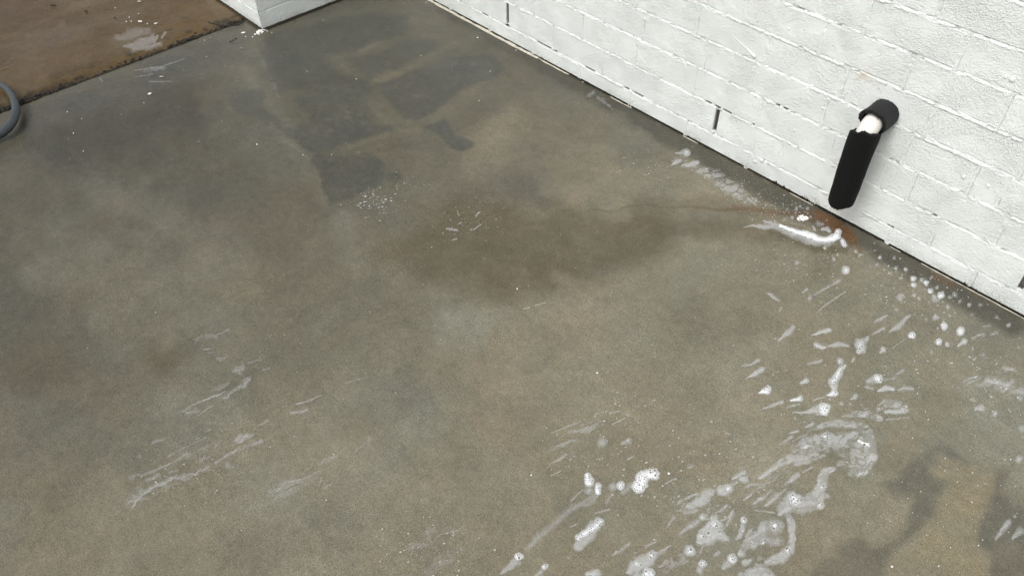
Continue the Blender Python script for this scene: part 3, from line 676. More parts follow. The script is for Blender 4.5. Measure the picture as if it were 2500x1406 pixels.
# ------------------------------------------------------------------ soap foam and thin soap film
FOAMN = [0]
def patch(name, label, strokes, bubbles=(), group=None, cat='foam', kind=None, step=None, threads=0.0, mat=None, hgt=0.0038, warp=0.22, streak=0.0, zbase=None):
    """strokes: list of (chain of (x,y,r) photo px, density, softness)"""
    FOAMN[0] += 1; sd = FOAMN[0] * 7
    allp = np.array([p for s in strokes for p in s[0]])
    x0, y0 = (allp[:, 0] - allp[:, 2] * 1.7 - 5).min(), (allp[:, 1] - allp[:, 2] * 1.7 - 5).min(); x1, y1 = (allp[:, 0] + allp[:, 2] * 1.7 + 5).max(), (allp[:, 1] + allp[:, 2] * 1.7 + 5).max()
    cs = np.array([fl(a, b) for a in (x0, x1) for b in (y0, y1)])
    lo, hi = cs.min(0), cs.max(0)
    if step is None: step = float(np.clip(math.sqrt((hi[0] - lo[0]) * (hi[1] - lo[1]) / 60000.0), 0.0006, 0.0012))
    xs = np.arange(lo[0], hi[0], step); ys = np.arange(lo[1], min(hi[1], -0.001), step)
    gx, gy = np.meshgrid(xs, ys); P = np.stack([gx.ravel(), gy.ravel(), np.zeros(gx.size)], -1)
    q = proj(P); X, Y = q[:, 0], q[:, 1]
    D = np.zeros(len(P)); core = np.zeros(len(P))
    n_a = fbm(X / 9.0, Y / 9.0, sd, 4) - 0.5; n_b = fbm(X / 9.0 + 40, Y / 9.0 + 17, sd + 3, 4) - 0.5
    n_c = fbm(X / 30.0, Y / 30.0, sd + 9, 2) - 0.5; n_d = fbm(X / 30.0 + 11, Y / 30.0 + 5, sd + 11, 2) - 0.5
    # flow direction of the rinse water on the floor
    al = gx.ravel() * 0.24 + gy.ravel() * 0.97; ac = gx.ravel() * 0.97 - gy.ravel() * 0.24
    for st, dens, soft in strokes:
        r = max(p[2] for p in st); wa = min(r * warp * 2.2, 12); wc = min(r * 0.5, 9)
        v = segd(X + n_a * wa + n_c * wc, Y + n_b * wa + n_d * wc, st)
        dd = dens if dens > 0.7 else dens * 0.70
        f = np.clip(v / (soft * 1.2), 0, 1); f = np.where(v > 0, 0.30 * sstep(0, 0.12, f) + 0.70 * f ** 1.15, 0)
        D = np.maximum(D, dd * f); core = np.maximum(core, dens * sstep(0.0, 1.0, v))
    for st, dens, soft in strokes:
        if max(p[2] for p in st) > 4:
            v = segd(X + n_a * 14 + n_c * 10, Y + n_b * 14 + n_d * 10, [(p[0], p[1], p[2] * 1.4 + 2) for p in st]); D = np.maximum(D, 0.10 * sstep(0, 0.9, v))
    if threads:
        rd = np.abs(fbm(ac * 70 + n_c * 2, al * 34 + n_d * 2, sd + 20, 4) - 0.5) * 2
        rd2 = fbm(ac * 52, al * 24, sd + 27, 4)
        thin = D < 0.75
        D = np.where(thin, D * (1 - threads * sstep(0.16, 0.02, rd)) * (1 - threads * 0.8 * sstep(0.55, 0.66, rd2)), D)
    if streak:
        q1 = fbm(ac * 120 + n_c * 3, al * 15 + n_d * 2, sd + 41, 4); q2 = fbm(ac * 30, al * 9, sd + 47, 3)
        D = D * ((1 - streak) + streak * sstep(0.50, 0.66, q1) * sstep(0.38, 0.58, q2))
    D *= 0.86 + 0.28 * fbm(X / 5.0, Y / 5.0, sd + 31, 3)
    z = hgt * core ** 2
    for (bx_, by_, br) in bubbles:
        d = np.hypot(X - bx_, Y - by_) / br
        near = d < 2.0
        D[near] = np.where(d[near] < 1, D[near] * (0.16 + 0.3 * d[near] ** 6), np.clip(D[near] + 0.22 * np.exp(-((d[near] - 1.25) / 0.25) ** 2) * (D[near] > 0.05), 0, 1))
        z[near] += 0.0011 * np.exp(-d[near] ** 2) * min(br, 3) / 3
    keep = D > 0.035
    F = gridfaces(len(xs), len(ys)); F = F[keep[F].any(1)]
    if len(F) == 0: return None
    used, inv = np.unique(F, return_inverse=True)
    zb = 0.0014 + 0.00003 * (FOAMN[0] % 40) if zbase is None else zbase
    V = P[used].copy(); V[:, 2] = zb + z[used]
    me = mesh_np(name, V, inv.reshape(F.shape)); a = me.attributes.new('soap_cover', 'FLOAT', 'POINT'); a.data.foreach_set('value', np.clip(D[used], 0, 1).astype(np.float32))
    o = link(name, me, mat or M_FOAM, None, True)
    return tag(o, label, cat, group, kind)
def bub(cr, cx, cy, R, n, seed, smin=3.0, smax=8.0):
    """bubbles packed inside a disc, crop pixels"""
    r_ = random.Random(seed); out = []
    for i in range(n * 6):
        if len(out) >= n: break
        a, rr = r_.uniform(0, 6.283), R * math.sqrt(r_.random()); x, y = cx + rr * math.cos(a), cy + rr * math.sin(a)
        s = smin + (smax - smin) * r_.random() ** 2.2
        if all(math.hypot(x - p[0], y - p[1]) > s + p[2] + 1 for p in out): out.append((x, y, s))
    return [cr.pt(p) for p in out]
def S_(cr, *items): return [(cr.st(L), d, s) for L, d, s in items]
FILM, CORE = 0.35, 0.62

# --- big pieces, lower right
patch('foam_patch', 'largest soap foam patch, grey and veined with a rounded white right end', S_(CC,
  ([(1060, 270, 40), (1085, 360, 45), (1080, 470, 50), (1020, 560, 50), (920, 575, 40)], .58, .4), ([(860, 300, 55), (980, 270, 60), (1020, 380, 100), (970, 500, 90)], .46, .3), ([(880, 480, 30), (820, 500, 25)], .35, .5),
  ([(540, 350, 45), (640, 320, 60), (760, 320, 65), (880, 310, 70)], .48, .35), ([(460, 400, 20), (620, 390, 35), (800, 380, 45), (880, 430, 30)], .38, .5), ([(430, 380, 20), (560, 290, 22)], .38, .5),
  ([(350, 500, 35), (430, 460, 45), (560, 450, 55), (640, 440, 30)], .44, .4), ([(470, 510, 25), (590, 480, 30), (700, 440, 20)], .40, .5), ([(320, 520, 28), (240, 580, 24), (180, 628, 8)], .42, .5),
  ([(705, 285, 42)], .92, .8), ([(550, 360, 34)], .80, .8), ([(975, 318, 18), (1050, 350, 34)], .88, .8), ([(910, 510, 24)], .7, .9), ([(960, 575, 16), (1000, 580, 16)], .72, .9)),
  bub(CC, 705, 285, 34, 14, 1, 4, 9) + bub(CC, 550, 358, 26, 9, 2, 3, 7) + bub(CC, 1040, 350, 26, 6, 3, 5, 12) + bub(CC, 985, 320, 14, 5, 4, 3, 6) + bub(CC, 960, 450, 90, 14, 5, 2.5, 5) + bub(CC, 975, 577, 22, 4, 6, 4, 7) + bub(CC, 800, 300, 110, 26, 7, 2.2, 4.5), threads=0.75)
patch('foam_patch', 'flat soap film above the largest foam patch, with one bright bubbly tip', S_(CC,
  ([(640, 205, 14), (740, 185, 26), (860, 180, 34), (980, 195, 28), (1050, 200, 12)], .46, .4), ([(840, 130, 6), (930, 112, 26), (1060, 105, 34), (1150, 140, 28)], .50, .35),
  ([(1130, 60, 20), (1200, 20, 38), (1290, 20, 38)], .46, .35), ([(1200, 85, 20), (1290, 80, 26), (1350, 70, 36)], .52, .4), ([(1355, 52, 26)], .90, .8), ([(1200, 150, 10), (1280, 140, 12), (1380, 130, 5)], .35, .6)),
  bub(CC, 1352, 48, 18, 5, 11, 4, 11) + bub(CC, 1080, 100, 30, 9, 12, 2.5, 5) + bub(CC, 930, 170, 40, 9, 13, 2.5, 5), threads=0.7)
patch('foam_patch', 'hooked soap foam patch just below the largest patch', S_(CC,
  ([(760, 540, 28), (690, 570, 42), (690, 640, 40), (665, 720, 52), (630, 800, 78), (540, 840, 74), (450, 810, 80), (380, 850, 60), (350, 900, 22)], .52, .35), ([(720, 760, 26)], .5, .5),
  ([(460, 800, 66)], .94, .8), ([(665, 838, 40)], .80, .9), ([(678, 690, 26)], .78, .9), ([(550, 865, 45)], .6, .9)),
  bub(CC, 462, 800, 56, 20, 21, 3.5, 11) + bub(CC, 662, 838, 28, 5, 22, 4, 11) + bub(CC, 677, 690, 16, 3, 23, 4, 10) + bub(CC, 560, 850, 60, 14, 24, 2.5, 5), threads=0.35)
patch('foam_patch', 'ragged soap foam with thin grey arms near the bottom edge of the photo', S_(CC,
  ([(400, 880, 30), (435, 980, 34), (440, 1100, 36), (425, 1190, 50), (350, 1255, 55), (250, 1285, 38)], .50, .4), ([(300, 1010, 82)], .62, .5), ([(220, 990, 48), (190, 1080, 52), (110, 1130, 62), (50, 1165, 30)], .52, .4), ([(260, 1110, 60), (340, 1130, 40)], .40, .6),
  ([(310, 1005, 55)], .95, .8), ([(410, 1192, 30)], .92, .8), ([(112, 1132, 26)], .8, .9), ([(202, 1140, 22)], .8, .9), ([(60, 1300, 32), (110, 1280, 18)], .5, .5), ([(180, 1260, 30)], .4, .6)),
  bub(CC, 308, 1002, 50, 18, 31, 3.5, 10) + bub(CC, 410, 1192, 14, 2, 32, 7, 12) + bub(CC, 112, 1130, 18, 4, 33, 4, 9) + bub(CC, 202, 1140, 12, 2, 34, 5, 9) + bub(CC, 330, 1240, 60, 16, 35, 2.5, 5) + bub(CC, 190, 1080, 36, 8, 36, 2.5, 5), threads=0.55)
patch('foam_patch', 'soap foam cut by the bottom edge below the ragged foam', S_(CC, ([(80, 1395, 40), (190, 1375, 72), (260, 1410, 45)], .55, .4), ([(190, 1335, 20)], .7, .9)), bub(CC, 170, 1380, 60, 14, 37, 2.5, 6), threads=.4)
# --- round white blobs, lower middle
patch('foam_patch', 'two lobed white foam blob trailing a long thin soap tail', S_(CB,
  ([(780, 600, 32), (790, 655, 44)], .94, .55), ([(860, 675, 30), (862, 730, 28)], .88, .6), ([(790, 720, 42)], .45, .7), ([(840, 750, 22), (740, 820, 20), (610, 900, 34), (500, 990, 22), (390, 1080, 36), (280, 1195, 18)], .26, .7), ([(860, 760, 14), (780, 830, 10), (700, 845, 8)], .30, .7)),
  bub(CB, 785, 630, 30, 18, 41, 3, 7) + bub(CB, 858, 690, 20, 10, 42, 3, 7), threads=.25)
patch('foam_patch', 'bean shaped bright white foam blob, brightest at its right end', S_(CB, ([(1310, 580, 50), (1225, 600, 62), (1185, 680, 66)], .95, .55), ([(1110, 680, 34), (1060, 740, 26)], .30, .7)),
  bub(CB, 1305, 575, 32, 9, 43, 4, 13) + bub(CB, 1215, 600, 44, 22, 44, 2.5, 7) + bub(CB, 1185, 675, 48, 36, 45, 3, 8))
patch('foam_patch', 'small white foam blob between the two lobed blob and the bean shaped one', S_(CB, ([(1037, 682, 38)], .94, .6), ([(975, 690, 36)], .42, .6), ([(960, 760, 16), (920, 820, 10)], .22, .8)), bub(CB, 1036, 680, 26, 12, 46, 3, 7))
patch('foam_patch', 'long oval foam blob half white and half grey in the lower middle', S_(CB, ([(870, 970, 44), (800, 1050, 64), (700, 1165, 50)], .50, .35), ([(880, 965, 30), (830, 1020, 36), (760, 1060, 34), (700, 1095, 30)], .90, .7)),
  bub(CB, 870, 980, 26, 14, 47, 3.5, 9) + bub(CB, 800, 1040, 32, 18, 48, 3, 7) + bub(CB, 715, 1090, 28, 14, 49, 3, 7))
patch('foam_patch', 'small bright foam dot with a grey tail left of the bottom centre', S_(CB, ([(221, 1250, 36)], .95, .55), ([(200, 1290, 40), (140, 1345, 30), (80, 1395, 12)], .42, .5)), bub(CB, 221, 1250, 20, 7, 50, 4, 10))
patch('foam_patch', 'small foam dot at the bottom edge beside the oval foam blob', S_(CB, ([(425, 1330, 28)], .88, .7), ([(400, 1370, 22), (360, 1400, 10)], .40, .6)), bub(CB, 425, 1330, 18, 7, 51, 3, 6))
patch('foam_patch', 'three cornered soap foam patch with scattered large bubbles', S_(CB, ([(1790, 950, 46), (1790, 1040, 85), (1740, 1090, 80), (1690, 1120, 45)], .55, .4), ([(1840, 1080, 60), (1890, 1110, 30)], .50, .5), ([(1800, 990, 52)], .86, .9), ([(1690, 1090, 38)], .80, .9), ([(1750, 1065, 34)], .72, .9), ([(1800, 920, 12), (1815, 890, 6)], .4, .7), ([(1700, 1160, 16), (1680, 1220, 10)], .25, .8)),
  bub(CB, 1800, 985, 46, 18, 52, 3.5, 8) + [CB.pt((1744, 1065, 13)), CB.pt((1833, 1055, 8)), CB.pt((1812, 1003, 9))] + bub(CB, 1690, 1090, 36, 16, 53, 3, 8) + bub(CB, 1800, 1090, 80, 16, 54, 2.2, 5))
patch('foam_patch', 'double cored foam patch near the bottom edge of the photo', S_(CB, ([(1300, 1245, 50), (1230, 1300, 66), (1160, 1330, 60), (1110, 1380, 24)], .52, .4), ([(1286, 1245, 36)], .94, .8), ([(1175, 1310, 44)], .82, .9), ([(1340, 1240, 16), (1420, 1180, 8)], .3, .7)), bub(CB, 1284, 1245, 24, 8, 55, 4, 14) + bub(CB, 1175, 1310, 36, 24, 56, 3, 8))
patch('foam_patch', 'white foam blob cut by the bottom edge below the double cored patch', S_(CB, ([(1265, 1395, 62)], .88, .6), ([(1180, 1410, 50)], .5, .6)), bub(CB, 1265, 1388, 44, 20, 57, 3, 10))
patch('foam_patch', 'low foam smear cut by the bottom edge, left of the double cored patch', S_(CB, ([(780, 1390, 30), (840, 1385, 44)], .66, .6)), bub(CB, 815, 1388, 40, 8, 58, 3, 6))
patch('foam_patch', 'round foam dot with a dark bubble under the three cornered patch', S_(CB, ([(1590, 1200, 50)], .60, .4), ([(1592, 1200, 36)], .94, .8)), [CB.pt((1602, 1198, 12)), CB.pt((1583, 1207, 7))] + bub(CB, 1575, 1200, 22, 6, 59, 3, 5))
patch('foam_patch', 'oval bubbly foam blob joined to a grey film on its left', S_(CB, ([(1905, 700, 46), (1850, 720, 50)], .56, .45), ([(1905, 700, 34)], .88, .8), ([(1760, 730, 34), (1700, 790, 56), (1600, 845, 26)], .44, .4), ([(1755, 740, 22)], .62, .9), ([(1950, 670, 10), (1990, 650, 6)], .35, .7)), bub(CB, 1900, 702, 34, 16, 60, 3, 6) + bub(CB, 1755, 738, 16, 8, 61, 2.5, 5))
patch('foam_patch', 'pair of small grey foam dots up right of the oval bubbly blob', S_(CB, ([(2035, 572, 22), (1985, 600, 20), (1940, 630, 10)], .50, .5), ([(2042, 630, 34), (2010, 625, 20)], .52, .5)), [CB.pt((2030, 574, 5)), CB.pt((2014, 617, 5))])
patch('foam_patch', 'foam blob with a bubble cluster left of the ragged foam arms', S_(CB, ([(1937, 1262, 46)], .86, .7), ([(1900, 1310, 40), (1870, 1340, 20)], .46, .6), ([(1990, 1225, 18), (2010, 1190, 8)], .45, .7)), bub(CB, 1935, 1255, 34, 18, 62, 3.5, 9))
patch('foam_patch', 'small foam dot above the bottom edge between two larger foam blobs', S_(CB, ([(1702, 1310, 36)], .82, .7), ([(1680, 1360, 36)], .45, .6)), bub(CB, 1702, 1308, 22, 9, 63, 3, 8))
patch('foam_patch', 'small grey foam dot with a streak up left of the three cornered patch', S_(CB, ([(1700, 935, 36)], .68, .6), ([(1660, 970, 26), (1600, 1010, 30), (1530, 1060, 14)], .36, .6)), bub(CB, 1705, 935, 18, 5, 64, 3, 6))
patch('foam_patch', 'narrow foam drop with a long grey tail beside the three cornered patch', S_(CB, ([(2030, 958, 30)], .86, .7), ([(2020, 1010, 28), (2000, 1080, 26), (1975, 1110, 12)], .46, .5)), [CB.pt((2032, 957, 8))] + bub(CB, 2028, 958, 20, 5, 65, 3, 5))
# --- broad streaky films that tie the patches together
patch('soap_or_sheen_film', 'broad streaky soap film between the large foam patches in the lower right', S_(CB, ([(1250, 1390, 90), (1500, 1200, 120), (1800, 980, 130), (2100, 800, 120), (2280, 640, 90)], .46, .9), ([(1480, 860, 40), (1750, 720, 60), (2050, 560, 50)], .40, .9), ([(1900, 1300, 110), (2150, 1100, 100)], .44, .9)), streak=.97, hgt=.0006, zbase=.0009, step=.0013, kind='stuff')
patch('soap_or_sheen_film', 'streaky soap film above the left end of the largest foam patch', S_(CC, ([(250, 420, 50), (420, 320, 60), (640, 230, 50), (900, 170, 40)], .42, .9), ([(100, 700, 60), (330, 560, 60)], .36, .9)), streak=.95, hgt=.0006, zbase=.00095, kind='stuff')
patch('soap_or_sheen_film', 'faint streaky soap film left of the bean shaped foam blob', S_(CB, ([(420, 540, 60), (560, 380, 80), (760, 220, 80), (1000, 110, 60)], .34, .9)), streak=.97, hgt=.0006, zbase=.00085, step=.0013, kind='stuff')
patch('soap_or_sheen_film', 'faint streaky soap film under the thin streaks on the left half', S_(CD, ([(340, 1240, 60), (600, 1060, 90), (900, 920, 80), (1200, 800, 60)], .26, .9), ([(680, 640, 50), (900, 520, 60), (1140, 400, 40)], .24, .9), ([(1330, 1200, 60), (1600, 1030, 70)], .2, .9)), streak=.96, hgt=.0006, zbase=.00085, step=.0014, kind='stuff')
patch('soap_or_sheen_film', 'faint streaky soap film at the right edge of the photo', S_(CA, ([(1780, 980, 40), (1960, 1000, 60), (2180, 1060, 70)], .34, .9), ([(1880, 780, 16), (2020, 860, 26), (2200, 960, 30)], .26, .9)), streak=.9, hgt=.0006, zbase=.0009, kind='stuff')
patch('soap_or_sheen_film', 'pale gritty soap film at the bottom edge left of the small foam dots', S_(CI, ([(960, 1390, 60), (1060, 1340, 60), (1130, 1310, 30)], .26, .9)), streak=.8, hgt=.0006, zbase=.0009, kind='stuff')
# --- comet-shaped blobs, right
patch('foam_patch', 'comet shaped bright foam blob with a pointed left tail above the flat soap film', S_(CA, ([(668, 1215, 52)], .96, .55), ([(620, 1220, 40), (560, 1235, 22), (430, 1246, 4)], .50, .5)), bub(CA, 665, 1210, 36, 22, 71, 3, 8))
patch('foam_patch', 'tall crooked foam strip full of bubbles in the right half', S_(CA, ([(848, 872, 9), (815, 905, 30), (780, 960, 32), (745, 1000, 44), (752, 1035, 30)], .62, .45), ([(808, 910, 24), (745, 1000, 32)], .86, .8)), bub(CA, 805, 912, 26, 18, 72, 3, 6) + bub(CA, 748, 1000, 32, 26, 73, 3, 7))
patch('foam_patch', 'stout foam blob with a pointed upper right corner', S_(CA, ([(952, 700, 50), (965, 745, 42), (935, 775, 20)], .66, .5), ([(1000, 675, 28), (1020, 652, 12)], .5, .6), ([(955, 715, 36)], .86, .9)), bub(CA, 955, 715, 36, 12, 74, 3, 8))
patch('foam_patch', 'foam dot with dark bubbles and a grey halo to its left', S_(CA, ([(1097, 970, 42)], .94, .7), ([(1060, 985, 42), (1020, 995, 22)], .46, .6), ([(1150, 985, 14), (1185, 980, 5)], .3, .7)), bub(CA, 1100, 970, 26, 10, 75, 4, 9))
patch('foam_patch', 'crescent shaped foam arch over the flat soap film', S_(CA, ([(1095, 1072, 10), (1155, 1048, 26), (1215, 1062, 16)], .62, .5)), bub(CA, 1160, 1050, 24, 10, 76, 2.5, 6))
patch('foam_patch', 'lone round foam dot on dark concrete right of the soap swoosh', S_(CA, ([(846, 133, 33)], .74, .6), ([(846, 128, 20)], .86, .9)), bub(CA, 848, 128, 18, 8, 77, 2.5, 6))
# --- thick swoosh below the outlet
patch('foam_swoosh', 'thick white hook of soap suds on the floor below the drain pipe', S_(CE,
  ([(640, 495, 28), (760, 550, 44), (950, 612, 54), (1150, 682, 64), (1300, 722, 64), (1420, 700, 58), (1500, 640, 70), (1515, 605, 55)], .98, .55), ([(1560, 730, 40), (1600, 785, 44)], .74, .6),
  ([(700, 560, 45), (560, 510, 45), (420, 525, 46), (330, 520, 44), (210, 510, 22), (90, 520, 4)], .46, .6), ([(380, 430, 14), (480, 465, 26), (600, 490, 30)], .48, .6), ([(700, 580, 60), (900, 640, 80), (1100, 720, 80), (1300, 760, 60), (1430, 740, 40)], .62, .95), ([(800, 630, 40), (980, 700, 50), (1180, 770, 36)], .40, .9)),
  bub(CE, 1510, 625, 48, 26, 81, 4, 12) + bub(CE, 1595, 780, 34, 16, 82, 4, 10) + bub(CE, 740, 540, 70, 40, 83, 3, 8) + bub(CE, 1000, 630, 120, 14, 84, 3, 7), hgt=0.0045, step=0.0008, warp=.35)
patch('soap_or_sheen_film', 'grey translucent soap skin inside the bend of the hook of suds', S_(CE, ([(1255, 560, 22), (1330, 555, 40), (1375, 590, 30)], .50, .3)), warp=.12)
patch('soap_or_sheen_film', 'narrow leaf of grey soap skin inside the hook of suds', S_(CE, ([(1125, 510, 12), (1150, 550, 22), (1170, 580, 10)], .46, .4)), warp=.12)
patch('soap_or_sheen_film', 'faint soap skin between the hook of suds and the wall foot', S_(CE, ([(1200, 470, 40), (1260, 480, 30)], .30, .7)), warp=.12)
# --- near the wall, upper
patch('foam_patch', 'drop shaped foam dot near the wall foot, above the wavy soap threads', S_(CF, ([(655, 275, 40)], .62, .5), ([(655, 272, 24)], .80, .9), ([(610, 278, 20), (545, 282, 5)], .42, .6)), bub(CF, 658, 268, 22, 8, 91, 3, 7))
patch('soap_or_sheen_film', 'leaf shaped grey soap film below the drop shaped foam dot', S_(CF, ([(595, 345, 16), (565, 358, 26), (515, 386, 6)], .48, .5)))
patch('soap_or_sheen_film', 'bent soap film with bubbles at the upper end of the wavy soap threads', S_(CF, ([(745, 362, 24), (700, 375, 26), (650, 390, 18), (615, 385, 8)], .50, .5)), bub(CF, 745, 362, 14, 4, 92, 3, 5))
patch('soap_threads', 'band of fine wavy soap threads running along the foot of the wall', S_(CF, ([(700, 395, 26), (800, 430, 44), (920, 490, 70), (1050, 600, 74), (1180, 680, 60), (1280, 730, 30)], .36, .5), ([(780, 395, 14), (940, 470, 16), (1100, 555, 10)], .34, .7), ([(1190, 668, 6), (1250, 715, 7), (1300, 772, 5)], .42, .8)), threads=.95)

# --- many small blobs: individuals of three clusters
G1 = 'small soap foam dots scattered along the foot of the wall'; L1 = 'small soap foam dot on damp concrete along the foot of the white wall'
small = [(1375, 197, 24, .80), (1436, 203, 18, .66), (1474, 232, 24, .78), (1372, 242, 24, .78), (1505, 292, 25, .72), (1585, 325, 33, .84), (1530, 336, 15, .60), (1555, 265, 17, .45), (1268, 343, 34, .46), (1375, 325, 18, .5), (1415, 350, 15, .4), (1640, 415, 19, .42), (1690, 322, 26, .30), (1735, 370, 18, .35), (1810, 397, 20, .55), (1890, 400, 16, .35), (1540, 362, 30, .42), (1110, 35, 13, .5), (1225, 38, 13, .5), (1268, 40, 9, .45), (1085, 93, 14, .45), (1175, 100, 11, .42), (1235, 118, 15, .62), (1310, 122, 17, .70), (1180, 155, 12, .40), (1268, 197, 12, .4), (1140, 130, 9, .4), (950, 12, 10, .45), (748, 46, 13, .4), (780, 10, 12, .4), (437, 210, 11, .38), (600, 380 - 60, 6, .3), (1560, 408, 11, .4), (1600, 380, 11, .4), (1495, 380, 8, .4), (1660, 345, 18, .3), (1505, 195, 13, .35), (470, 75, 15, .28), (540, 95, 10, .28), (330, 90, 10, .25)]
for i, (x, y, r, d) in enumerate(small):
    st = [([(x, y, r)], d, .6)]
    if d > .6: st.append(([(x, y, r * .6)], min(d + .12, .95), .9))
    patch('foam_dot', L1, S_(CA, *st), bub(CA, x, y - 1, r * .5, 3 if r > 16 else (1 if r > 9 else 0), 200 + i, 2.6, 5.5) if d > .38 else [], group=G1, warp=.32)
esm = [(940, 210, 22, .55), (885, 250, 26, .5), (1045, 240, 26, .5), (820, 378, 28, .5), (1305, 828, 26, .75), (1072, 150, 24, .5), (1838, 940, 24, .45), (1504, 940, 20, .45), (1440, 1005, 24, .5), (1762, 884, 30, .5), (2125, 980, 26, .55), (2042, 760, 18, .4), (880, 1060, 34, .3), (1090, 375, 24, .45), (700, 420, 30, .3), (560, 430, 24, .3)]
for i, (x, y, r, d) in enumerate(esm):
    patch('foam_dot', 'small ring shaped foam dot on rusty concrete around the hook of suds', S_(CE, ([(x, y, r)], d, .7)), bub(CE, x, y, r * .35, 2, 260 + i, 6, 10), group='small ring shaped foam dots around the hook of suds', warp=.3)
G2 = 'soap foam blobs in the open floor right of centre'
L2 = 'small soap foam blob stretched by rinse water on the floor right of centre'
mids = [([(1540, 478, 14), (1540, 495, 32)], .52, 0), ([(1612, 568, 34)], .76, 2), ([(1560, 585, 12)], .4, 0), ([(1740, 606, 38)], .74, 1), ([(1362, 636, 33)], .86, 4), ([(1572, 690, 32)], .76, 5), ([(1636, 712, 22)], .62, 0), ([(1768, 688, 30), (1715, 722, 8)], .62, 2), ([(2116, 558, 19)], .58, 3), ([(1140, 750, 28), (1115, 770, 10)], .60, 0),
 ([(430, 572, 20), (395, 615, 28), (325, 675, 6)], .46, 0), ([(715, 600, 26), (660, 615, 18), (575, 638, 6)], .60, 1), ([(615, 715, 28), (650, 735, 22), (690, 742, 8)], .64, 5), ([(710, 725, 10), (785, 705, 26), (855, 725, 12)], .48, 5), ([(1342, 490, 14), (1295, 528, 22), (1245, 578, 24), (1185, 612, 8)], .44, 0), ([(1150, 578, 8), (1105, 600, 16), (1055, 635, 5)], .42, 0), ([(1165, 480, 7), (1110, 510, 13), (1065, 535, 5)], .40, 0),
 ([(162, 835, 18), (110, 868, 12), (35, 886, 4)], .42, 0), ([(198, 898, 24), (140, 935, 24), (68, 972, 4)], .54, 3), ([(795, 845, 29)], .68, 6), ([(540, 992, 27), (500, 1012, 12)], .68, 7), ([(230, 1060, 36), (170, 1082, 8)], .90, 10), ([(752, 1085, 36), (700, 1102, 8)], .80, 9), ([(492, 1130, 27), (410, 1142, 6)], .80, 9), ([(350, 1155, 15), (275, 1188, 14), (195, 1208, 4)], .46, 1), ([(920, 1115, 22), (890, 1132, 8)], .52, 5), ([(810, 1168, 18)], .42, 0), ([(876, 1170, 13)], .40, 0), ([(1215, 975, 15)], .36, 0), ([(1290, 910, 14), (1242, 940, 8)], .36, 0), ([(660, 835, 12), (610, 850, 16), (550, 858, 6)], .36, 0), ([(912, 820, 12), (895, 840, 12)], .44, 0),
 ([(238, 308, 6), (268, 335, 18), (325, 372, 5)], .40, 0), ([(545, 280, 13), (500, 306, 4)], .38, 0), ([(562, 352, 20)], .38, 0), ([(1245, 1060, 8), (1310, 1046, 16), (1372, 1056, 12)], .38, 0), ([(480, 1175, 12), (380, 1200, 6)], .30, 0), ([(1000, 1040, 14), (1060, 1055, 10)], .35, 0)]
for i, (st, d, nb) in enumerate(mids):
    s = [(st, d, .55)]
    if d > .55: s.append(([(st[0][0], st[0][1], st[0][2] * .7)], min(d + .1, .96), .9))
    patch('foam_blob', L2, S_(CA, *s), bub(CA, st[0][0], st[0][1], st[0][2] * .6, nb, 300 + i, 2.8, 7.0), group=G2)
G3 = 'faint soap streaks left by rinse water lower right'; L3 = 'faint thin soap streak between the foam patches in the lower right'
strB = [[(1650, 748, 10), (1500, 822, 12)], [(1470, 930, 12), (1420, 1005, 10)], [(1105, 1155, 14), (1040, 1200, 18), (970, 1245, 8)], [(1325, 1128, 12), (1250, 1168, 16)], [(1895, 838, 18), (1828, 890, 16)], [(1922, 935, 12), (1890, 1005, 12)], [(2290, 535, 16), (2155, 625, 12)], [(2305, 775, 16), (2210, 842, 14)], [(1440, 1165, 10), (1340, 1215, 8)], [(2090, 755, 10), (2040, 792, 10)], [(2165, 785, 10), (2118, 822, 12)], [(605, 430, 10), (550, 470, 14), (470, 505, 6)], [(1142, 442, 8), (1098, 468, 12)], [(1035, 82, 6), (955, 102, 12)], [(1100, 118, 16)], [(1070, 140, 8), (975, 188, 8)], [(905, 80, 6), (830, 112, 8)], [(720, 165, 8), (640, 195, 8), (480, 260, 6)], [(895, 330, 44)], [(1105, 318, 30), (1045, 352, 8)], [(1885, 262, 12), (1925, 268, 8)], [(2110, 352, 14)], [(1610, 530, 14), (1580, 540, 8)], [(1480, 620, 8), (1400, 665, 8)], [(730, 720, 8), (640, 800, 10)], [(950, 870, 12), (840, 900, 8)], [(1120, 1140, 6), (1080, 1160, 8)], [(1560, 900, 22), (1640, 890, 14)], [(1530, 880, 12), (1480, 880, 8)], [(640, 1010, 8), (690, 990, 8)], [(620, 1260, 14)], [(1410, 1290, 20), (1380, 1320, 8)], [(2060, 1300, 26)], [(1830, 1215, 20), (1790, 1240, 10)], [(240, 1390, 12)], [(560, 560, 8), (480, 600, 6)], [(1000, 1210, 14)], [(910, 1300, 10)], [(1180, 1215, 8), (1150, 1222, 8)], [(2080, 1040, 22)], [(1570, 1290, 14), (1540, 1310, 10)]]
for st in strB: patch('soap_streak', L3, S_(CB, (st, .34 if st[0][2] < 30 else .44, .7)), group=G3, threads=.3)
strC = [[(485, 600, 26), (430, 640, 24), (380, 665, 8)], [(385, 715, 8), (310, 770, 20), (225, 842, 10)], [(600, 535, 12), (525, 572, 8)], [(110, 755, 10), (50, 795, 8)], [(200, 785, 14), (130, 825, 10)], [(620, 180, 10), (550, 210, 10)], [(490, 245, 12), (420, 260, 8)], [(430, 290, 20), (340, 350, 10)], [(2265, 468, 34)], [(2180, 980, 26), (2130, 1040, 26), (2085, 1112, 14)], [(2270, 1050, 42), (2220, 1112, 8)], [(2290, 225, 34)], [(100, 1050, 24), (70, 1090, 14)], [(1960, 55, 36), (1925, 55, 20)], [(2075, 100, 26)], [(2230, 930, 16)], [(150, 880, 10), (300, 900, 0 + 8)], [(140, 1060, 20)], [(30, 1230, 34)], [(20, 1395, 28)]]
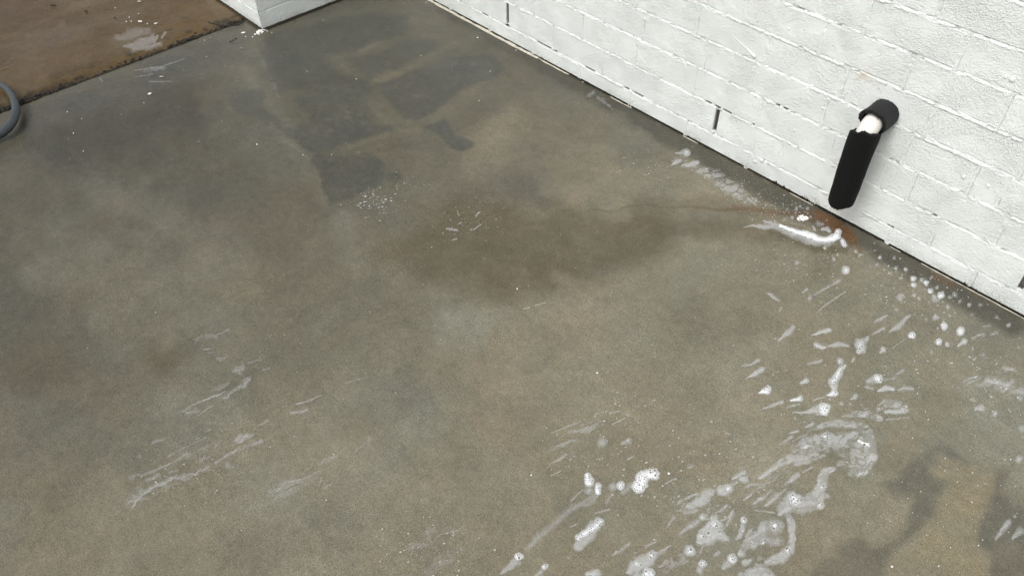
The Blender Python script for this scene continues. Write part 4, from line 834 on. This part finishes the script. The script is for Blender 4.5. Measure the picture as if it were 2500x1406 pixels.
for st in strC: patch('soap_streak', L3, S_(CC, (st, .36 if st[0][2] < 26 else .50, .6)), group=G3, threads=.3)
strA = [[(795, 215, 14), (720, 258, 9), (660, 290, 11), (598, 322, 5)], [(838, 302, 8), (690, 402, 8), (618, 462, 5)], [(345, 420, 10), (325, 452, 8)], [(1312, 662, 4), (1212, 735, 5)], [(1470, 510, 14)], [(1695, 462, 12)], [(1832, 478, 16)], [(2025, 495, 16)], [(1970, 560, 8), (1915, 572, 8)], [(1920, 625, 14), (1830, 656, 4)], [(1985, 632, 14), (2030, 622, 6)], [(1515, 770, 14)], [(1560, 825, 10)], [(2200, 660, 10)], [(2190, 735, 12)], [(1865, 958, 10), (1800, 975, 8)], [(2155, 905, 22), (2080, 900, 10)], [(2140, 992, 24)], [(1945, 995, 16), (2050, 1008, 20), (2120, 1035, 24), (2080, 1075, 18)], [(2215, 1070, 40), (2150, 1075, 16)], [(2210, 1130, 26)], [(1835, 1140, 18)], [(1920, 830 - 40, 12)], [(680, 1120, 8), (590, 1140, 8)], [(720, 1140, 14)], [(1380, 478, 10)], [(1240, 438, 16)], [(870, 555, 10)], [(580, 1330, 16), (540, 1350, 8)], [(450, 1390, 14), (420, 1400, 8)], [(1020, 1210, 8), (990, 1215, 8)]]
for st in strA: patch('soap_streak', 'faint soap streak on the floor near the right edge and wall', S_(CA, (st, .34, .6)), group='faint soap streaks near the right edge', threads=.3)
G4 = 'thin soap streaks on the left half of the floor'; L4 = 'thin pale soap streak slanting across the left half of the floor'
strD = [[(1100, 325, 22), (1080, 350, 34), (1045, 362, 10)], [(1235, 278, 5), (1140, 303, 6)], [(1288, 338, 7), (1250, 350, 6)], [(1155, 408, 10), (1110, 455, 16), (1050, 495, 6), (975, 552, 4)], [(992, 498, 4), (915, 528, 11), (840, 558, 7)], [(840, 555, 5), (760, 590, 5), (695, 640, 6)], [(790, 630, 18), (720, 640, 10)], [(1645, 526, 4), (1560, 560, 8), (1478, 586, 7)], [(1555, 626, 5), (1480, 640, 11), (1435, 648, 4)], [(1140, 805, 20), (1100, 818, 30), (1060, 828, 16)], [(1180, 792, 8), (1140, 805, 10)], [(1235, 828, 9), (1100, 890, 11), (985, 940, 11), (915, 985, 8)], [(870, 1015, 14), (780, 1062, 8), (705, 1078, 24), (610, 1100, 9), (538, 1138, 5)], [(520, 1135, 5), (440, 1190, 9), (390, 1228, 7), (345, 1290, 7)], [(855, 810, 8), (760, 855, 5), (680, 895, 7), (588, 942, 5)], [(732, 920, 8), (620, 985, 6), (460, 1055, 9), (400, 1070, 6)], [(395, 1062, 10), (330, 1082, 9)], [(900, 120, 20), (860, 122, 14)], [(830, 122, 10), (770, 135, 10)], [(1012, 68, 5), (930, 105, 5)], [(885, 203, 5), (838, 208, 6)], [(900, 230, 5), (870, 233, 5)], [(1000, 262, 6), (930, 275, 10)], [(1960, 398, 6), (1910, 410, 4), (1815, 438, 6)], [(1935, 866, 7), (1888, 888, 9), (1872, 925, 5)], [(1975, 826, 14)], [(885, 755, 6), (848, 775, 8)], [(942, 848, 6), (908, 882, 7)], [(1495, 1100, 8), (1400, 1125, 5), (1335, 1185, 6)], [(1708, 1135, 8), (1665, 1158, 7)], [(520, 1075, 12), (450, 1108, 7)], [(655, 1040, 8), (598, 1052, 8)], [(840, 955, 14), (810, 968, 10)], [(1000, 1000, 24)], [(1650, 1090, 0 + 6), (1630, 1140, 6)], [(1740, 945, 22), (1640, 985, 14)], [(400, 935, 14)], [(580, 1155, 16)], [(550, 830, 14), (490, 850, 10)], [(880, 945, 5), (860, 960, 6)], [(1670, 1260, 5), (1645, 1295, 6)], [(1290, 690, 8), (1220, 730, 8)], [(900, 590, 4), (800, 665, 4)]]
for i, st in enumerate(strD):
    wide = max(p[2] for p in st) > 18
    st = [(p[0], p[1], p[2] * 1.05 + 1) for p in st]
    patch('soap_streak', L4, S_(CD, (st, (.42 if i else .36) if i in (0, 3, 4, 7, 8, 9, 11, 12, 13) else .27, .95)), group=G4, threads=.5, warp=.5)
strG = [[(990, 365, 4), (1005, 400, 5)], [(910, 500, 10), (985, 508, 12)], [(985, 578, 6), (955, 585, 6)], [(880, 535, 8)], [(1020, 455, 6), (1000, 465, 6)], [(1165, 370, 5), (1130, 400, 6)], [(1170, 470, 6), (1110, 510, 6)], [(1540, 1100, 4), (1490, 1115, 5)], [(1660, 1060, 5), (1580, 1085, 4)]]
for st in strG: patch('soap_streak', 'tiny pale soap mark on the brown wet patch in the middle of the floor', S_(CG, (st, .42, .8)), group='tiny soap marks on the brown wet patch')
strT = [[(330, 173, 1.5), (400, 163, 2.0), (450, 145, 1.5)], [(330, 190, 1.5), (372, 183, 3)], [(352, 176, 4), (400, 166, 5)], [(365, 201, 2), (420, 201, 2)], [(245, 193, 3), (250, 200, 4)], [(1450, 225, 6), (1435, 234, 4)], [(1440, 236, 3)], [(1460, 240, 5), (1490, 262, 4)]]
for st in strT: patch('soap_streak', 'faint pale scuff on the grey concrete near the slab joint or wall foot', [(st, .22, .8)], group='faint pale scuffs on the grey concrete', threads=.5)
# --- sprinkle of tiny soap flecks nobody could count
def flecks(name, areas, mat, seed, kind='stuff', label=None):
    r_ = random.Random(seed); V, F = [], []
    for (pts, spread, n, r0, r1) in areas:
        for i in range(n):
            p = r_.choice(pts); x, y = r_.gauss(p[0], spread), r_.gauss(p[1], spread * 0.6)
            q = fl(x, y)
            if q[1] > -0.012 or q[0] < JX + 0.01: continue
            r = r0 + (r1 - r0) * r_.random() ** 3; el_ = r_.uniform(1.0, 1.9); a0 = r_.uniform(0, 6.28); b0 = len(V); n6 = 7
            for k in range(n6):
                a = 6.283 * k / n6; rr = r * r_.uniform(0.7, 1.2); u, v_ = rr * math.cos(a) / math.sqrt(el_), rr * math.sin(a) * math.sqrt(el_)
                V.append((q[0] + u * 0.97 + v_ * 0.24, q[1] - u * 0.24 + v_ * 0.97, 0.0026))
            V.append((q[0], q[1], 0.0034)); c = len(V) - 1
            for k in range(n6): F.append((b0 + k, b0 + (k + 1) % n6, c))
    me = mesh_np(name, V, F); a = me.attributes.new('soap_cover', 'FLOAT', 'POINT'); rr = np.array([r_.uniform(0.2, 0.5) for _ in range(len(V) // 8)]); a.data.foreach_set('value', np.repeat(rr, 8).astype(np.float32))
    o = link(name, me, mat, None); o['kind'] = kind
    return o
flecks('soap_flecks', [([(1180, 560 - 40), (1130, 535), (1160, 550)], 45, 160, .0008, .0022), ([(905, 478), (935, 488), (880, 500), (920, 510)], 22, 140, .0008, .0036), ([(970, 440), (1000, 450)], 16, 50, .0008, .0022), ([(1850, 500), (1900, 520), (1960, 545), (1950, 500), (1800, 470)], 36, 330, .0008, .0030), ([(2050, 620), (2150, 640), (1950, 640)], 55, 200, .0008, .0024), ([(2260, 700), (2300, 740), (2200, 720)], 50, 200, .0008, .003), ([(1660, 400), (1600, 420), (1560, 400)], 36, 90, .0008, .003), ([(1700, 340), (1780, 400), (1840, 440)], 24, 140, .0006, .0016), ([(1480, 1060), (1560, 1000), (1420, 1100)], 70, 150, .0008, .0026), ([(1000, 1330), (1050, 1380), (1120, 1330)], 60, 130, .0008, .0024), ([(1650, 1200), (1700, 1100), (1750, 1250)], 90, 200, .0008, .003), ([(2400, 900), (2440, 950), (2300, 900)], 70, 150, .0008, .003), ([(470, 1140), (560, 1060), (420, 1180)], 60, 120, .0008, .0022), ([(1960, 1000), (2000, 900)], 90, 160, .0008, .0024)], M_FOAM, 5)

# --- bright puddle reflection on the brown slab, painted as a whitish film
patch('soap_or_sheen_film', 'pale painted puddle reflection on the brown slab along its score line', [([(304, 117, 3), (330, 116, 9), (350, 108, 12), (372, 100, 9)], .23, .22), ([(372, 92, 4), (378, 108, 5)], .27, .3), ([(385, 92, 3), (382, 100, 4)], .25, .3), ([(396, 96, 3), (405, 84, 4)], .22, .3), ([(330, 123, 7), (370, 117, 6), (390, 110, 4)], .24, .5), ([(290, 96, 8), (330, 84, 14), (360, 80, 8)], .09, .9)], hgt=0.0, warp=.2, zbase=0.0064, step=.0028, kind='stuff')
sc0, sc1 = fl(285, 122), fl(420, 72)
sp = [tuple(sc0 + (sc1 - sc0) * t + np.array([0, 0, 0.0052])) for t in np.linspace(0, 1, 12)]
o = link('score_ridge', tube_mesh('score_ridge', sp, 0.0009, 6), M_SCORED, None, True); o['kind'] = 'structure'

# ------------------------------------------------------------------ small white flakes, crumbs and scraps
def flake(label, x, y, w_, h_, ang=0.0, z=0.0, mat=None, name='paint_flake', cat='flake', group=None, seed=0):
    r_ = random.Random(int(x * 7 + y)); q = fl(x, y); bm = bmesh.new(); n = 7; top, bot = [], []
    for k in range(n):
        a = 2 * math.pi * k / n + r_.uniform(-.25, .25); rr = r_.uniform(.75, 1.15)
        u, v_ = math.cos(a) * w_ / 2 * rr, math.sin(a) * h_ / 2 * rr
        co = (q[0] + u * math.cos(ang) - v_ * math.sin(ang), q[1] + u * math.sin(ang) + v_ * math.cos(ang))
        bot.append(bm.verts.new((co[0], co[1], z + 0.0012))); top.append(bm.verts.new((co[0], co[1], z + 0.0032 + r_.uniform(0, .0012))))
    bm.faces.new(top); bm.faces.new(bot[::-1])
    for k in range(n): bm.faces.new((bot[k], bot[(k + 1) % n], top[(k + 1) % n], top[k]))
    return tag(link(name, bm_mesh(name, bm), mat or M_CHIP), label, cat, group)
AX = math.atan2(0.736, 0.677)             # direction of image right on the floor
flake('white paint flake alone on grey concrete right of the hose', 365.5, 231, .0135, .012, AX)
flake('narrow white paint flake on concrete in front of the white brick corner', 595, 82, .017, .007, AX + .15)
flake('oval white paint flake in the middle of the brown slab', 344, 57, .022, .012, AX, .0045)
flake('slim white paint flake right of the oval flake on the brown slab', 382, 62, .015, .005, AX + .4, .0045)
flake('pale flake above the oval one near the top of the brown slab', 341, 8, .018, .009, AX, .0045, M_CREAM)
flake('pale flake among scratch marks on the grey concrete below the joint', 395, 189, .017, .006, AX, 0, M_CREAM)
flake('tiny white chip near the lower edge of the brown wet patch', 1263, 707, .005, .004, AX)
flake('tiny white chip right of the bean shaped foam blob', 1633, 1157, .006, .005, AX); flake('tiny white chip left of the two lobed foam blob', 1297, 1161, .004, .003, AX)
flake('tiny white chip between foam dots in the middle right', 1458, 912, .005, .003, AX); flake('tiny white chip near the bottom edge right of the foam', 2177, 1384, .005, .004, AX)
for x, y in [(310, 58), (322, 57), (361, 63), (340, 38), (317, 47), (283, 24)]:
    flake('speck of white paint on the brown slab near the top edge', x, y, .0048, .004, AX, .0045, group='specks of white paint on the brown slab')
for x, y in [(750, 176), (600, 92), (664, 82), (790, 52), (165, 275), (200, 292), (352, 253), (628, 355), (505, 140), (589, 119), (500, 101), (1167, 94), (1165, 94), (1260, 125), (1197, 176), (1170, 248), (740, 380), (810, 380), (180, 327), (204, 371), (627, 354), (1040, 8), (1028, 138), (870, 195)]:
    flake('speck of white paint on the dark grey concrete', x, y, .0036, .0030, AX, group='specks of white paint on the grey concrete')
# fine specks of paint dust
flecks('paint_dust', [([(400, 250), (700, 200), (500, 150), (900, 200), (1100, 150)], 160, 110, .0007, .0016), ([(2300, 1150), (2400, 1000), (2250, 1300), (2450, 1250)], 110, 120, .0006, .0016), ([(1200, 600), (900, 900), (600, 700), (1500, 800), (1700, 650)], 260, 160, .0005, .0013)], M_CHIP, 9)
# crumbly white lump by the suds
q0 = fl(*CE.pt((975, 392))); cl = []
ex_, ey_ = fl(*CE.pt((1065, 392))) - q0, fl(*CE.pt((975, 340))) - q0
for i in range(120):
    a, r = rng.uniform(0, 6.28), math.sqrt(rng.random()); q = q0 + ex_ * r * math.cos(a) * 0.95 + ey_ * r * math.sin(a) * (0.9 if math.cos(a) < .3 else .6); cl.append((q[0], q[1], 0.002 + 0.004 * (1 - r), rng.uniform(.0010, .0024)))
tag(lumps('white_crumbs', cl, M_CHIP, None, 4, 0.8), 'small heap of crumbly white bits beside the hook of suds', 'crumbs')
# dark scraps on the brown slab and floor
flake('dark curled leaf scrap near the top of the brown slab', 211, 33, .024, .008, AX - .6, .006, M_LEAF, 'leaf_scrap', 'scrap')
flake('dark leaf scrap left of the curled one on the brown slab', 131, 18, .022, .010, AX, .006, M_LEAF, 'leaf_scrap', 'scrap')
flake('tiny dark scrap above the white flakes on the brown slab', 282, 49, .007, .010, AX, .006, M_LEAF, 'leaf_scrap', 'scrap')
for i, (x, y) in enumerate([(563, 103), (569, 100), (576, 96)]): flake('dark crumb on grey concrete in front of the white brick corner', x, y, .008, .005, AX, 0, M_LEAF, 'dark_crumb', 'crumb', 'dark crumbs in front of the brick corner')
# moss crumbs spilled along the slab joint
cr_ = []
for i in range(900):
    yv = rng.uniform(-2.0, -0.66); k = float(fbm(np.array([yv * 9.0]), np.array([0.0]), 8, 3)[0])
    if rng.random() > sstep(0.42, 0.62, k) * 0.9 + 0.12: continue
    cr_.append((JX - 0.004 - abs(rng.normal(0, 0.014)) , yv, 0.0035, rng.uniform(.0015, .0048)))
o = lumps('joint_crumbs', cr_, M_DARK, None, 6, 0.6); o['kind'] = 'stuff'

# ------------------------------------------------------------------ every repeat gets the label that singles it out: look first, then its place in the row
ORD = ['leftmost'] + [o + ' from the left' for o in ('second third fourth fifth sixth seventh eighth ninth tenth eleventh twelfth thirteenth fourteenth fifteenth sixteenth seventeenth eighteenth nineteenth twentieth').split()]
TEN = {20: 'twenty', 30: 'thirty', 40: 'forty', 50: 'fifty', 60: 'sixty'}; ONE = 'first second third fourth fifth sixth seventh eighth ninth'.split()
def ordinal(i):
    n = i + 1
    if n <= 20: return ORD[i]
    t, u = n // 10 * 10, n % 10
    return ((TEN[t][:-1] + 'ieth') if u == 0 else TEN[t] + ' ' + ONE[u - 1]) + ' from the left'
BASE = {'small soap foam dots scattered along the foot of the wall': 'foam dot beside the wall foot right of the pipe',
        'small ring shaped foam dots around the hook of suds': 'small ring shaped foam dot around the hook of suds',
        'soap foam blobs in the open floor right of centre': 'foam blob on the open floor below the wall',
        'faint soap streaks left by rinse water lower right': 'soap streak among the lower right foam patches',
        'faint soap streaks near the right edge': 'soap streak near the right edge and wall',
        'thin soap streaks on the left half of the floor': 'soap streak on the left half of the floor',
        'tiny soap marks on the brown wet patch': 'tiny soap mark on the brown wet patch',
        'faint pale scuffs on the grey concrete': 'pale scuff on the dark grey concrete',
        'specks of white paint on the brown slab': 'white paint speck on the brown slab',
        'specks of white paint on the grey concrete': 'white paint speck on the dark grey concrete',
        'dark crumbs in front of the brick corner': 'dark crumb in front of the white brick corner'}
rows = {}
for o in SC.objects:
    if o.parent is None and o.get('group') in BASE:
        co = np.empty(len(o.data.vertices) * 3, np.float32); o.data.vertices.foreach_get('co', co); q = proj(co.reshape(-1, 3).astype(float))
        rows.setdefault(o['group'], []).append((q[:, 0].mean(), np.ptp(q[:, 0]), np.ptp(q[:, 1]), o))
for gname, L in rows.items():
    L.sort(key=lambda t: t[0]); med = sorted(t[1] for t in L)[len(L) // 2]
    for i, (cx, wd, ht, o) in enumerate(L):
        size = 'larger' if wd > 1.25 * med else ('smaller' if wd < 0.8 * med else 'medium')
        b_ = BASE[gname]
        o['label'] = (size + ' ' + b_.replace('small ', '').replace('tiny ', '')) + ', ' + ordinal(i)
